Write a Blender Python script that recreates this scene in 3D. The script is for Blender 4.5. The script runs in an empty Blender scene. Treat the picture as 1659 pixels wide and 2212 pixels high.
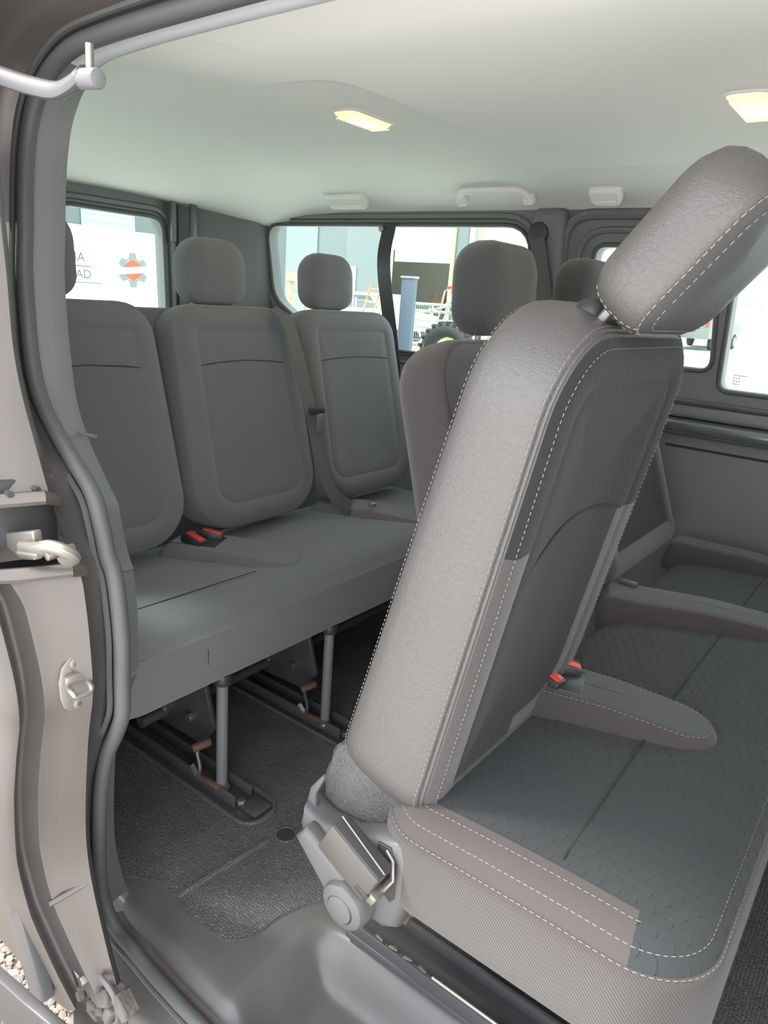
import bpy, bmesh, math, random
from mathutils import Vector, Matrix, noise
random.seed(7)
S = bpy.context.scene
COL = S.collection

# ------------------------------------------------------------------ camera
R = [[0.78895378, 0.23266634, -0.56869878],
     [0.61024657, -0.18859048, 0.76943665],
     [0.07177084, -0.95409643, -0.29077301]]        # rows: world axis in camera (right, down, forward)
cam_d = bpy.data.cameras.new('camera')
cam = bpy.data.objects.new('camera', cam_d); COL.objects.link(cam)
cam.matrix_world = Matrix(((R[0][0], -R[0][1], -R[0][2], 0.0),
                           (R[1][0], -R[1][1], -R[1][2], 0.0),
                           (R[2][0], -R[2][1], -R[2][2], 1.1),
                           (0, 0, 0, 1)))
cam_d.sensor_fit = 'VERTICAL'; cam_d.sensor_height = 36; cam_d.sensor_width = 36
cam_d.lens = 1535.0 / 2212.0 * 36
cam_d.clip_start = 0.02; cam_d.clip_end = 500
S.camera = cam

# ------------------------------------------------------------------ world, sun, exposure
w = bpy.data.worlds.new('world'); S.world = w; w.use_nodes = True
bg = w.node_tree.nodes['Background']
bg.inputs[0].default_value = (0.93, 0.96, 1.0, 1); bg.inputs[1].default_value = 1.15
sd = bpy.data.lights.new('sun', 'SUN'); sd.energy = 2.2; sd.angle = math.radians(12); sd.color = (1, 0.94, 0.86)
sun = bpy.data.objects.new('sun', sd); COL.objects.link(sun)
sun.rotation_euler = Vector((-0.62, -0.35, 1.0)).to_track_quat('Z', 'Y').to_euler()
vs = S.view_settings
vs.view_transform = 'Standard'; vs.look = 'None'; vs.gamma = 1; vs.exposure = 1.95
vs.use_curve_mapping = False

# ------------------------------------------------------------------ materials
MATS = {}
def mat(name, col, rough=0.6, metal=0.0, bump=None, var=0.0, spec=0.5, sheen=0.0, emit=None, trans=None):
    """bump: list of (kind, scale, strength, distance)"""
    m = bpy.data.materials.new(name); m.use_nodes = True; MATS[name] = m
    nt = m.node_tree; b = nt.nodes['Principled BSDF']; L = nt.links.new
    b.inputs['Base Color'].default_value = (*col, 1)
    b.inputs['Roughness'].default_value = rough
    b.inputs['Metallic'].default_value = metal
    b.inputs['Specular IOR Level'].default_value = spec
    if sheen: b.inputs['Sheen Weight'].default_value = sheen; b.inputs['Sheen Roughness'].default_value = 0.6
    if emit:
        b.inputs['Emission Color'].default_value = (*emit[0], 1); b.inputs['Emission Strength'].default_value = emit[1]
    tc = nt.nodes.new('ShaderNodeTexCoord')
    if var:
        nz = nt.nodes.new('ShaderNodeTexNoise'); nz.inputs['Scale'].default_value = 9; nz.inputs['Detail'].default_value = 6
        L(tc.outputs['Object'], nz.inputs['Vector'])
        mp = nt.nodes.new('ShaderNodeMapRange'); mp.inputs['To Min'].default_value = 1 - var; mp.inputs['To Max'].default_value = 1 + var
        mp.inputs['From Min'].default_value = 0.3; mp.inputs['From Max'].default_value = 0.7
        L(nz.outputs['Fac'], mp.inputs['Value'])
        mx = nt.nodes.new('ShaderNodeVectorMath'); mx.operation = 'SCALE'; mx.inputs[0].default_value = col
        L(mp.outputs[0], mx.inputs['Scale']); L(mx.outputs[0], b.inputs['Base Color'])
    prev = None
    for kind, sc, st, dist in (bump or []):
        if kind == 'noise':
            t = nt.nodes.new('ShaderNodeTexNoise'); t.inputs['Scale'].default_value = sc; t.inputs['Detail'].default_value = 3; out = t.outputs['Fac']; L(tc.outputs['Object'], t.inputs['Vector'])
        elif kind == 'leather':
            t = nt.nodes.new('ShaderNodeTexVoronoi'); t.feature = 'DISTANCE_TO_EDGE'; t.inputs['Scale'].default_value = sc
            mpg = nt.nodes.new('ShaderNodeMapping'); mpg.inputs['Scale'].default_value = (1, 1, 1.9)
            nz = nt.nodes.new('ShaderNodeTexNoise'); nz.inputs['Scale'].default_value = sc * .6
            ad = nt.nodes.new('ShaderNodeVectorMath'); ad.operation = 'MULTIPLY_ADD'
            L(nz.outputs['Color'], ad.inputs[0]); ad.inputs[1].default_value = (.01, .01, .01)
            L(tc.outputs['Object'], nz.inputs['Vector']); L(tc.outputs['Object'], ad.inputs[2])
            L(ad.outputs[0], mpg.inputs['Vector']); L(mpg.outputs[0], t.inputs['Vector'])
            mr = nt.nodes.new('ShaderNodeMapRange'); mr.inputs['From Max'].default_value = 0.25; L(t.outputs['Distance'], mr.inputs['Value']); out = mr.outputs[0]
        elif kind == 'honey':
            t = nt.nodes.new('ShaderNodeTexVoronoi'); t.feature = 'DISTANCE_TO_EDGE'; t.inputs['Scale'].default_value = sc; t.inputs['Randomness'].default_value = 0.35
            L(tc.outputs['Object'], t.inputs['Vector'])
            mr = nt.nodes.new('ShaderNodeMapRange'); mr.inputs['From Max'].default_value = 0.14; L(t.outputs['Distance'], mr.inputs['Value']); out = mr.outputs[0]
        elif kind == 'twill':
            t = nt.nodes.new('ShaderNodeTexWave'); t.wave_type = 'BANDS'; t.bands_direction = 'DIAGONAL'; t.inputs['Scale'].default_value = sc; t.inputs['Distortion'].default_value = 0.2
            L(tc.outputs['Object'], t.inputs['Vector']); out = t.outputs['Fac']
        elif kind == 'vor':
            t = nt.nodes.new('ShaderNodeTexVoronoi'); t.inputs['Scale'].default_value = sc; L(tc.outputs['Object'], t.inputs['Vector']); out = t.outputs['Distance']
        elif kind.startswith('crescent'):
            ax = kind[-2:]                                     # which two object axes carry the pattern
            sp = nt.nodes.new('ShaderNodeSeparateXYZ'); L(tc.outputs['Object'], sp.inputs[0])
            def M(op, a, b_=None, c=None):
                n = nt.nodes.new('ShaderNodeMath'); n.operation = op
                for k, v in enumerate((a, b_, c)):
                    if v is None: continue
                    if isinstance(v, (int, float)): n.inputs[k].default_value = v
                    else: L(v, n.inputs[k])
                return n.outputs[0]
            idx = {'x': 0, 'y': 1, 'z': 2}
            p = M('MULTIPLY', sp.outputs[idx[ax[0]]], sc); q = M('MULTIPLY', sp.outputs[idx[ax[1]]], sc)
            qr = M('FLOOR', q); sh = M('MULTIPLY', M('MODULO', qr, 2), .5)
            fp = M('SUBTRACT', M('FRACT', M('ADD', p, sh)), .5); fq = M('SUBTRACT', M('FRACT', q), .5)
            d1 = M('SQRT', M('ADD', M('POWER', fp, 2), M('POWER', fq, 2)))
            fp2 = M('ADD', fp, .12); fq2 = M('ADD', fq, .06)
            d2 = M('SQRT', M('ADD', M('POWER', fp2, 2), M('POWER', fq2, 2)))
            a = nt.nodes.new('ShaderNodeMapRange'); a.interpolation_type = 'SMOOTHSTEP'
            a.inputs['From Min'].default_value = .30; a.inputs['From Max'].default_value = .22; L(d1, a.inputs['Value'])
            c = nt.nodes.new('ShaderNodeMapRange'); c.interpolation_type = 'SMOOTHSTEP'
            c.inputs['From Min'].default_value = .20; c.inputs['From Max'].default_value = .30; L(d2, c.inputs['Value'])
            out = M('MULTIPLY', a.outputs[0], c.outputs[0])
        bp = nt.nodes.new('ShaderNodeBump'); bp.inputs['Strength'].default_value = st; bp.inputs['Distance'].default_value = dist
        L(out, bp.inputs['Height'])
        if prev: L(prev.outputs['Normal'], bp.inputs['Normal'])
        prev = bp
    if prev: L(prev.outputs['Normal'], b.inputs['Normal'])
    return m

FAB = mat('charcoal_fabric', (.05, .051, .054), .9, bump=[('noise', 900, .25, .0008)], sheen=.25, spec=.2)
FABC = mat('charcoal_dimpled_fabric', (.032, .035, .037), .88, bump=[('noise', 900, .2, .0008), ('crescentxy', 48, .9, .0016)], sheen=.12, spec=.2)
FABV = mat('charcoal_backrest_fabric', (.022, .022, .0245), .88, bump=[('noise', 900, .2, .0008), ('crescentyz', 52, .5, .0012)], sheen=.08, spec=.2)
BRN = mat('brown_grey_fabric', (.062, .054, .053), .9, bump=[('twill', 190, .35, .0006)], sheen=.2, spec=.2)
BRNR = mat('brown_grey_ribbed_fabric', (.058, .051, .049), .88, bump=[('twill', 110, .8, .001)], sheen=.2, spec=.2)
LEA = mat('grey_leather', (.10, .093, .091), .38, bump=[('leather', 240, .42, .0006), ('noise', 26, .12, .004)], spec=.6)
LEAD = mat('dark_leather', (.085, .083, .085), .5, bump=[('leather', 260, .35, .0006)], spec=.5)
FAB3 = mat('hazed_rear_bench_cloth', (.122, .124, .133), .9, bump=[('noise', 900, .25, .0008)], sheen=.25, spec=.2)  # this and the next two: bench cloth lightened, haze put into the colour
BRN3 = mat('hazed_rear_bench_edge_cloth', (.136, .131, .136), .9, bump=[('noise', 900, .25, .0008)], sheen=.2, spec=.2)
INS3 = mat('hazed_rear_bench_insert_cloth', (.116, .119, .128), .9, bump=[('noise', 900, .2, .0008), ('crescentyz', 52, .3, .001)], sheen=.25, spec=.2)
THR = mat('pale_thread', (.24, .22, .213), .8)
SEAM = mat('dark_seam', (.03, .03, .032), .9)
PLA = mat('dark_grey_plastic', (.155, .156, .162), .5, bump=[('noise', 500, .15, .0006)], spec=.45)
PLB = mat('mid_grey_plastic', (.10, .099, .101), .42, bump=[('noise', 600, .2, .0005)], spec=.5)
PLK = mat('black_plastic', (.036, .036, .038), .4)
BUCK = mat('grey_buckle_plastic', (.08, .073, .068), .4)
RED = mat('red_button', (.62, .055, .04), .35)
WHT = mat('white_print', (.8, .8, .8), .6)
HEAD = mat('headliner', (.86, .84, .81), .95, bump=[('noise', 500, .15, .0008)], spec=.1)
CEILP = mat('cream_plastic', (.82, .79, .76), .6, spec=.3)
PAINT = mat('brown_grey_paint', (.115, .10, .094), .34, metal=.35, bump=[('noise', 5, .08, .02)], spec=.6)
PAINTD = mat('shaded_body_paint', (.085, .077, .075), .38, metal=.2, bump=[('noise', 7, .1, .01)], var=.12)  # darker copy of the body paint, with shade put into its colour
HDR = mat('pale_header_paint', (.40, .41, .43), .5)
RUB = mat('rubber_seal', (.07, .071, .072), .55, bump=[('noise', 300, .15, .0008)])
MATF = mat('rubber_floor_mat', (.105, .102, .104), .62, bump=[('honey', 165, .8, .0022), ('noise', 14, .15, .004)], var=.18)
STEP = mat('smooth_step_plastic', (.10, .098, .098), .36, bump=[('noise', 300, .08, .0008), ('noise', 12, .12, .006)], var=.15)
BLK = mat('black_painted_steel', (.066, .065, .069), .35, bump=[('noise', 60, .2, .001)])
STL = mat('worn_steel', (.27, .25, .235), .38, metal=.8, bump=[('noise', 90, .3, .001)], var=.25)
RUST = mat('rusty_steel', (.13, .075, .05), .75, metal=.3, bump=[('noise', 90, .5, .002)], var=.35)
SIL = mat('silver_striker', (.30, .275, .25), .35, metal=.55)
CARP = mat('grey_felt_carpet', (.14, .138, .14), .98, bump=[('noise', 220, 1.0, .006), ('noise', 700, .7, .003)], var=.25, spec=.1)
WEB = mat('belt_webbing', (.10, .098, .10), .75, bump=[('twill', 260, .4, .0006)])
DIRT = mat('dusty_mechanism', (.11, .10, .095), .8, bump=[('noise', 120, .8, .004)], var=.4)
CHR = mat('polished_trim', (.30, .31, .32), .18, metal=.75)
GREENP = mat('green_plastic', (.04, .22, .16), .5)
ORNG = mat('orange_plastic', (.55, .17, .06), .5)
# glass: thin green tinted pane
def glassmat(name, tint):
    m = bpy.data.materials.new(name); m.use_nodes = True; nt = m.node_tree; nt.nodes.clear()
    o = nt.nodes.new('ShaderNodeOutputMaterial'); t = nt.nodes.new('ShaderNodeBsdfTransparent'); g = nt.nodes.new('ShaderNodeBsdfGlossy')
    t.inputs[0].default_value = (*tint, 1); g.inputs['Roughness'].default_value = .02
    f = nt.nodes.new('ShaderNodeLayerWeight'); f.inputs[0].default_value = .12
    mr = nt.nodes.new('ShaderNodeMath'); mr.operation = 'MULTIPLY'; mr.inputs[1].default_value = .35
    nt.links.new(f.outputs['Fresnel'], mr.inputs[0])
    x = nt.nodes.new('ShaderNodeMixShader')
    nt.links.new(mr.outputs[0], x.inputs[0]); nt.links.new(t.outputs[0], x.inputs[1]); nt.links.new(g.outputs[0], x.inputs[2]); nt.links.new(x.outputs[0], o.inputs[0])
    return m
GLS = glassmat('green_tinted_glass', (.76, .92, .85))
# outside
FACG = mat('grey_cladding', (.13, .145, .155), .7)
FACW = mat('white_render', (.55, .56, .52), .8, var=.05)
FACL = mat('pale_shutter', (.46, .49, .48), .6)
FACD = mat('dim_workshop', (.13, .12, .10), .9)
FACR = mat('cream_wall', (.42, .41, .32), .9)
CONC = mat('concrete_yard', (.62, .62, .59), .9, var=.08)
CARW = mat('white_car_paint', (.5, .51, .5), .25)
CARS = mat('silver_car_paint', (.2, .21, .21), .3, metal=.4)
CARG = mat('car_glass', (.07, .09, .10), .1)
TYRE = mat('tyre_rubber', (.04, .04, .042), .8, bump=[('noise', 30, .5, .01)])
WOOD = mat('pale_timber', (.33, .27, .19), .8, var=.15)
BLUEP = mat('blue_post', (.08, .10, .14), .6)
GALV = mat('galvanised_tube', (.34, .35, .34), .4, metal=.3)
GRASS = mat('dry_grass', (.34, .34, .12), .95, var=.3)
YELL = mat('yellow_flower', (.80, .66, .04), .8)
DKG = mat('sign_dark_grey', (.16, .19, .19), .7)
SRED = mat('sign_red', (.5, .08, .04), .7)
SIGNW = mat('sign_white', (.90, .92, .91), .6)
GRAV = mat('gravel_bed', (.32, .28, .24), .95, bump=[('vor', 60, 1, .02)], var=.4)
STONES = [mat('gravel_pale', (.34, .29, .25), .9), mat('gravel_tan', (.25, .205, .17), .9), mat('gravel_grey', (.22, .205, .20), .9)]
LENS = mat('lamp_lens', (.8, .7, .55), .3, emit=((1.0, .60, .26), .32))
BULB = mat('lamp_bulb', (1, .9, .7), .3, emit=((1.0, .80, .48), 1.6))

# ------------------------------------------------------------------ helpers
def V(*a): return Vector(a)
def link(o, parent=None):
    COL.objects.link(o)
    if parent is not None: o.parent = parent
    return o
def mesh(name, verts, faces, m, parent=None, smooth=True):
    me = bpy.data.meshes.new(name); me.from_pydata([tuple(v) for v in verts], [], faces)
    me.materials.append(m); me.update()
    if smooth:
        for p in me.polygons: p.use_smooth = True
    return link(bpy.data.objects.new(name, me), parent)
def bmobj(name, bm, m, parent=None, smooth=True, fix=True):
    if fix: bmesh.ops.recalc_face_normals(bm, faces=bm.faces)
    me = bpy.data.meshes.new(name); bm.to_mesh(me); bm.free(); me.materials.append(m)
    if smooth:
        for p in me.polygons: p.use_smooth = True
        try: me.set_sharp_from_angle(angle=math.radians(40))
        except Exception: pass
    return link(bpy.data.objects.new(name, me), parent)
def empty(name, loc=(0, 0, 0)):
    o = bpy.data.objects.new(name, None); COL.objects.link(o); o.location = loc; o.empty_display_size = .1
    return o
def tag(o, label=None, cat=None, group=None, kind=None):
    if label: o['label'] = label
    if cat: o['category'] = cat
    if group: o['group'] = group
    if kind: o['kind'] = kind
    return o
def reparent(root, loc):
    """move an Empty to loc while its children keep their place (children were made in world coordinates)"""
    root.location = loc
    for c in root.children: c.matrix_parent_inverse = Matrix.Translation(-Vector(loc))
def frame(O, x, y, z): 
    return Matrix(((x[0], y[0], z[0], O[0]), (x[1], y[1], z[1], O[1]), (x[2], y[2], z[2], O[2]), (0, 0, 0, 1)))
def add_box(bm, c, s, rot=None, bev=0.0, seg=2):
    r = bmesh.ops.create_cube(bm, size=1)
    vs_ = r['verts']
    bmesh.ops.scale(bm, vec=s, verts=vs_)
    if bev:
        es = list({e for v in vs_ for e in v.link_edges})
        rr = bmesh.ops.bevel(bm, geom=es, offset=bev, segments=seg, affect='EDGES', profile=.5)
        vs_ = list({v for f in rr['faces'] for v in f.verts} | {v for v in vs_ if v.is_valid})
    mt = Matrix.Translation(c) @ (rot.to_4x4() if rot is not None else Matrix.Identity(4))
    bmesh.ops.transform(bm, matrix=mt, verts=vs_)
def boxo(name, c, s, m, parent=None, rot=None, bev=0.0, seg=2):
    bm = bmesh.new(); add_box(bm, c, s, rot, bev, seg); return bmobj(name, bm, m, parent)
def catmull(pts, n=6, closed=False):
    P = [Vector(p) for p in pts]; out = []; N = len(P)
    rng = range(N) if closed else range(N - 1)
    for i in rng:
        p0 = P[(i - 1) % N] if closed or i > 0 else P[0] * 2 - P[1]
        p1 = P[i]; p2 = P[(i + 1) % N]
        p3 = P[(i + 2) % N] if closed or i + 2 < N else P[-1] * 2 - P[-2]
        for k in range(n):
            t = k / n
            out.append(.5 * ((2 * p1) + (p2 - p0) * t + (2 * p0 - 5 * p1 + 4 * p2 - p3) * t * t + (3 * p1 - p0 - 3 * p2 + p3) * t ** 3))
    if not closed: out.append(P[-1])
    return out
def add_tube(bm, pts, r, n=8, closed=False, cap=True, sx=1.0):
    P = [Vector(p) for p in pts]; N = len(P); rings = []
    up = None
    for i in range(N):
        a = P[i - 1] if (i > 0 or closed) else P[i]; b = P[(i + 1) % N] if (i < N - 1 or closed) else P[i]
        t = (b - a).normalized()
        if up is None:
            up = t.orthogonal().normalized()
        up = (up - up.dot(t) * t)
        up = up.normalized() if up.length > 1e-6 else t.orthogonal().normalized()
        s = t.cross(up); rr = r[i] if isinstance(r, (list, tuple)) else r
        rings.append([bm.verts.new(P[i] + up * (rr * math.cos(2 * math.pi * k / n)) + s * (rr * sx * math.sin(2 * math.pi * k / n))) for k in range(n)])
    for i in range(N if closed else N - 1):
        A = rings[i]; B = rings[(i + 1) % N]
        for k in range(n): bm.faces.new((A[k], A[(k + 1) % n], B[(k + 1) % n], B[k]))
    if cap and not closed:
        bm.faces.new(rings[0][::-1]); bm.faces.new(rings[-1])
def tubeo(name, pts, r, m, parent=None, n=8, closed=False, sx=1.0):
    bm = bmesh.new(); add_tube(bm, pts, r, n, closed, sx=sx); return bmobj(name, bm, m, parent)
def add_cyl(bm, a, b, r, n=16, bev=0.0):
    a = Vector(a); b = Vector(b)
    if bev:
        d = (b - a).normalized() * bev
        add_tube(bm, [a, a + d * .3, a + d, b - d, b - d * .3, b], [r - bev, r - bev * .3, r, r, r - bev * .3, r - bev], n)
    else: add_tube(bm, [a, b], r, n)
def cylo(name, a, b, r, m, parent=None, n=16, bev=0.0):
    bm = bmesh.new(); add_cyl(bm, a, b, r, n, bev); return bmobj(name, bm, m, parent)
def ribbon(name, cols, m, parent=None, smooth=True):
    """cols: list of polylines (same length) -> sheet"""
    n = len(cols[0]); vs_ = [v for c in cols for v in c]; fs = []
    for j in range(len(cols) - 1):
        for i in range(n - 1): fs.append((j * n + i, j * n + i + 1, (j + 1) * n + i + 1, (j + 1) * n + i))
    return mesh(name, vs_, fs, m, parent, smooth)
def polyplate(name, pts, axis, t, m, parent=None, bev=.0, seg=3):
    """closed polygon of 3D points extruded by vector axis*t"""
    bm = bmesh.new(); ax = Vector(axis) * t
    A = [bm.verts.new(p) for p in pts]; B = [bm.verts.new(Vector(p) + ax) for p in pts]
    n = len(pts)
    fa = bm.faces.new(A); fb = bm.faces.new(B[::-1])
    for i in range(n): bm.faces.new((A[i], B[i], B[(i + 1) % n], A[(i + 1) % n]))
    bmesh.ops.recalc_face_normals(bm, faces=bm.faces)
    if bev:
        es = [e for e in fa.edges] + [e for e in fb.edges]
        bmesh.ops.bevel(bm, geom=es, offset=bev, segments=seg, affect='EDGES', profile=.5)
    return bmobj(name, bm, m, parent)
def stitches(name, pts, m, parent, ln=.0055, gap=.0032, r=.0005, lift=.0006, nrm=None):
    P = [Vector(p) for p in pts]; bm = bmesh.new(); acc = 0; seglen = []
    tot = sum((P[i + 1] - P[i]).length for i in range(len(P) - 1))
    def at(s):
        for i in range(len(P) - 1):
            L = (P[i + 1] - P[i]).length
            if s <= L or i == len(P) - 2: return P[i].lerp(P[i + 1], min(1, s / max(L, 1e-9)))
            s -= L
    s = 0
    off = nrm * lift if nrm is not None else Vector((0, 0, 0))
    while s + ln < tot:
        a = at(s) + off; b = at(s + ln) + off
        d = (b - a)
        if d.length > 1e-6: add_tube(bm, [a, a + d * .15, b - d * .15, b], [r * .5, r, r, r * .5], 5)
        s += ln + gap
    o = bmobj(name, bm, m, parent); o['kind'] = 'stuff'
    return o
def textmesh(name, txt, size, mtx, m, parent=None, depth=0.0):
    cu = bpy.data.curves.new(name + '_font', 'FONT'); cu.body = txt; cu.size = size; cu.align_x = 'CENTER'; cu.align_y = 'CENTER'; cu.extrude = depth
    t = bpy.data.objects.new(name + '_tmp', cu); COL.objects.link(t)
    dg = bpy.context.evaluated_depsgraph_get(); me = bpy.data.meshes.new_from_object(t.evaluated_get(dg))
    bpy.data.objects.remove(t); bpy.data.curves.remove(cu)
    me.transform(mtx); me.materials.clear(); me.materials.append(m); me.name = name
    return link(bpy.data.objects.new(name, me), parent)

# --- pads: rounded cushions built as stacked outlines
def outline(W, H, rad, e, na, nu, nv):
    """rounded rectangle, ccw from bottom edge; rad=(bl,br,tr,tl)"""
    e = min(e, min(W, H) / 2 - .002)
    x0, x1, y0, y1 = -W / 2 + e, W / 2 - e, e, H - e
    lim = max(.0004, min(x1 - x0, y1 - y0) / 2 * .98)
    bl, br, tr, tl = [min(lim, max(r - e, .0004)) for r in rad]
    pts = []
    def side(a, b, n):
        for k in range(1, n): pts.append((a[0] + (b[0] - a[0]) * k / n, a[1] + (b[1] - a[1]) * k / n))
    def arc(cx, cy, r, a0):
        for k in range(na + 1):
            a = a0 + math.pi / 2 * k / na; pts.append((cx + r * math.cos(a), cy + r * math.sin(a)))
    arc(x0 + bl, y0 + bl, bl, math.pi); side((x0 + bl, y0), (x1 - br, y0), nu)
    arc(x1 - br, y0 + br, br, -math.pi / 2); side((x1, y0 + br), (x1, y1 - tr), nv)
    arc(x1 - tr, y1 - tr, tr, 0); side((x1 - tr, y1), (x0 + tl, y1), nu)
    arc(x0 + tl, y1 - tl, tl, math.pi / 2); side((x0, y1 - tl), (x0, y0 + bl), nv)
    return pts
class Pad:
    def __init__(s, O, U, Vv, N, W, H, rad, rings, na=6, nu=14, nv=22, warp=None):
        s.O, s.U, s.V, s.N = Vector(O), Vector(U).normalized(), Vector(Vv).normalized(), Vector(N).normalized()
        s.base = outline(W, H, rad, 0, na, nu, nv); s.n = len(s.base); s.W, s.H = W, H
        s.R = []; s.L = []
        for (e, nn) in rings:
            row = []; loc = []
            for (u, v) in outline(W, H, rad, e, na, nu, nv):
                p = (u, v, nn)
                if warp: p = warp(u, v, nn)
                loc.append((u, v)); row.append(s.O + s.U * p[0] + s.V * p[1] + s.N * p[2])
            s.R.append(row); s.L.append(loc)
        s.flip = s.U.cross(s.V).dot(s.N) < 0
    def part(s, name, m, parent, k0, k1, pred=None, cap0=False, cap1=False):
        idx = {}; vs_ = []; fs = []
        def vid(k, i):
            i %= s.n
            if (k, i) not in idx: idx[(k, i)] = len(vs_); vs_.append(s.R[k][i])
            return idx[(k, i)]
        for k in range(k0, k1):
            for i in range(s.n):
                if pred:
                    u0, v0 = s.L[k][i]; u1, v1 = s.L[k + 1][(i + 1) % s.n]
                    b = s.base[i]
                    if not pred(k, i, (u0 + u1) / 2, (v0 + v1) / 2): continue
                f = (vid(k, i), vid(k, i + 1), vid(k + 1, i + 1), vid(k + 1, i))
                fs.append(f[::-1] if s.flip else f)
        if cap0:
            f = tuple(vid(k0, i) for i in range(s.n))[::-1]; fs.append(f[::-1] if s.flip else f)
        if cap1:
            f = tuple(vid(k1, i) for i in range(s.n)); fs.append(f[::-1] if s.flip else f)
        return mesh(name, vs_, fs, m, parent)
    def line(s, k, pred=None):
        """ring polyline rotated so that the kept run is contiguous"""
        keep = [pred is None or pred(*s.L[k][i]) for i in range(s.n)]
        if all(keep): return s.R[k] + [s.R[k][0]]
        st = next(i for i in range(s.n) if keep[i] and not keep[i - 1])
        out = []
        i = st
        while keep[i % s.n] and len(out) < s.n: out.append(s.R[k][i % s.n]); i += 1
        return out
def smooth01(a, b, x):
    t = max(0, min(1, (x - a) / (b - a))); return t * t * (3 - 2 * t)

# ================================================================== THE VAN SHELL
# ---- ceiling (headliner) with its raised centre panel
def ceil_z(x, y):
    z = 1.47 - .085 * min(1.3, abs(y - 1.37) / .775) ** 4
    z -= .075 * smooth01(-1.75, -2.52, x) ** 1.6
    ra = smooth01(-.915, -.903, x) * (1 - smooth01(1.80, 1.88, y)) * smooth01(.60, .88, y)
    rb_ = (1 - smooth01(.985, .999, y)) * smooth01(-1.35, -1.0, x) * smooth01(.62, .88, y)
    rc = 0
    if -.98 < x < -.90 and .99 < y < 1.065: rc = smooth01(.054, .066, math.hypot(min(0, -(x + .97)) , max(0, 1.055 - y))) if x > -.97 else 0
    rec = max(ra, rb_, rc)
    z += .026 * (1 - rec) * math.exp(-max(0, -.909 - x) / .12) * smooth01(.99, 1.06, y) * (1 - smooth01(1.70, 1.86, y))
    return z - .028 * rec
xs = [-2.52 + i * .04 for i in range(37)] + [-1.04 + i * .005 for i in range(32)] + [-.87 + i * .045 for i in range(50)]
ys = [.585 + 1.57 * j / 120 for j in range(121)]
vs_ = [(x, y, ceil_z(x, y)) for x in xs for y in ys]; ny = len(ys)
fs = [(i * ny + j, i * ny + j + 1, (i + 1) * ny + j + 1, (i + 1) * ny + j) for i in range(len(xs) - 1) for j in range(ny - 1)]
ceiling = tag(mesh('ceiling', vs_, fs, HEAD), 'pale grey fabric headliner of the van with a raised centre panel', 'headliner', kind='structure')
boxo('roof_skin', (-.66, 1.37, 1.535), (3.9, 1.85, .02), PAINT, ceiling)
boxo('front_bulkhead_roof', (1.35, 1.37, 1.44), (.06, 1.6, .2), HEAD, ceiling)

# ---- floor: rubber mat over a smooth step moulding
def step_z(x, y):
    rec = smooth01(-.665, -.585, x) * (1 - smooth01(.735, .80, y)) * smooth01(.50, .60, y)
    return -.075 * rec - .02 * (1 - smooth01(.553, .585, y)) 
xs = [-1.15 + i * .012 for i in range(122)]; ys = [.545 + .32 * j / 40 for j in range(41)]
ny = len(ys)
vs_ = [(x, y, step_z(x, y)) for x in xs for y in ys]
fs = [(i * ny + j, (i + 1) * ny + j, (i + 1) * ny + j + 1, i * ny + j + 1) for i in range(len(xs) - 1) for j in range(ny - 1)]
floor = tag(empty('floor', (-.6, 1.3, 0)), 'dark rubber van floor with a smooth moulded entry step', 'floor', kind='structure')
mesh('step_moulding', vs_, fs, STEP, floor)
boxo('floor_pan', (-.6, 1.35, -.115), (3.9, 1.56, .03), BLK, floor)
edge = catmull([(-1.02, .598, 0), (-.978, .631, 0), (-.94, .641, 0), (-.886, .645, 0), (-.826, .637, 0), (-.759, .645, 0), (-.733, .665, 0), (-.721, .697, 0), (-.718, .74, 0), (-.704, .786, 0), (-.686, .817, 0), (-.66, .835, 0), (-.60, .84, 0)], 5)
bm = bmesh.new()
loop = [Vector((p.x, p.y, .005)) for p in edge] + [V(1.3, .84, .005), V(1.3, 2.2, .005), V(-2.5, 2.2, .005), V(-2.5, .60, .005)]
top = [bm.verts.new(p) for p in loop]; bot = [bm.verts.new((p.x, p.y, -.004)) for p in loop]
es = [bm.edges.new((top[i], top[(i + 1) % len(top)])) for i in range(len(top))]
bmesh.ops.triangle_fill(bm, use_beauty=True, edges=es)
for i in range(len(top)):
    j = (i + 1) % len(top)
    try: bm.faces.new((top[i], bot[i], bot[j], top[j]))
    except Exception: pass
bmobj('rubber_mat', bm, MATF, floor, smooth=False)
tubeo('mat_crease', [(-.886, .647, .0055), (-.882, .70, .0062), (-.874, .78, .0062), (-.867, .856, .0055)], .0028, MATF, floor, 6, sx=2.2)
bm = bmesh.new()
bmesh.ops.create_circle(bm, cap_ends=True, radius=.021, segments=24, matrix=Matrix.Translation((-.853, .894, .0062)))
hole = bmobj('floor_plug', bm, PLK, floor, fix=False)
tubeo('plug_rim', [(-.853 + .021 * math.cos(a), .894 + .021 * math.sin(a), .006) for a in [k * math.pi / 12 for k in range(24)]], .002, MATF, floor, 6, closed=True)
reparent(floor, (-.6, 1.3, 0))

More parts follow.
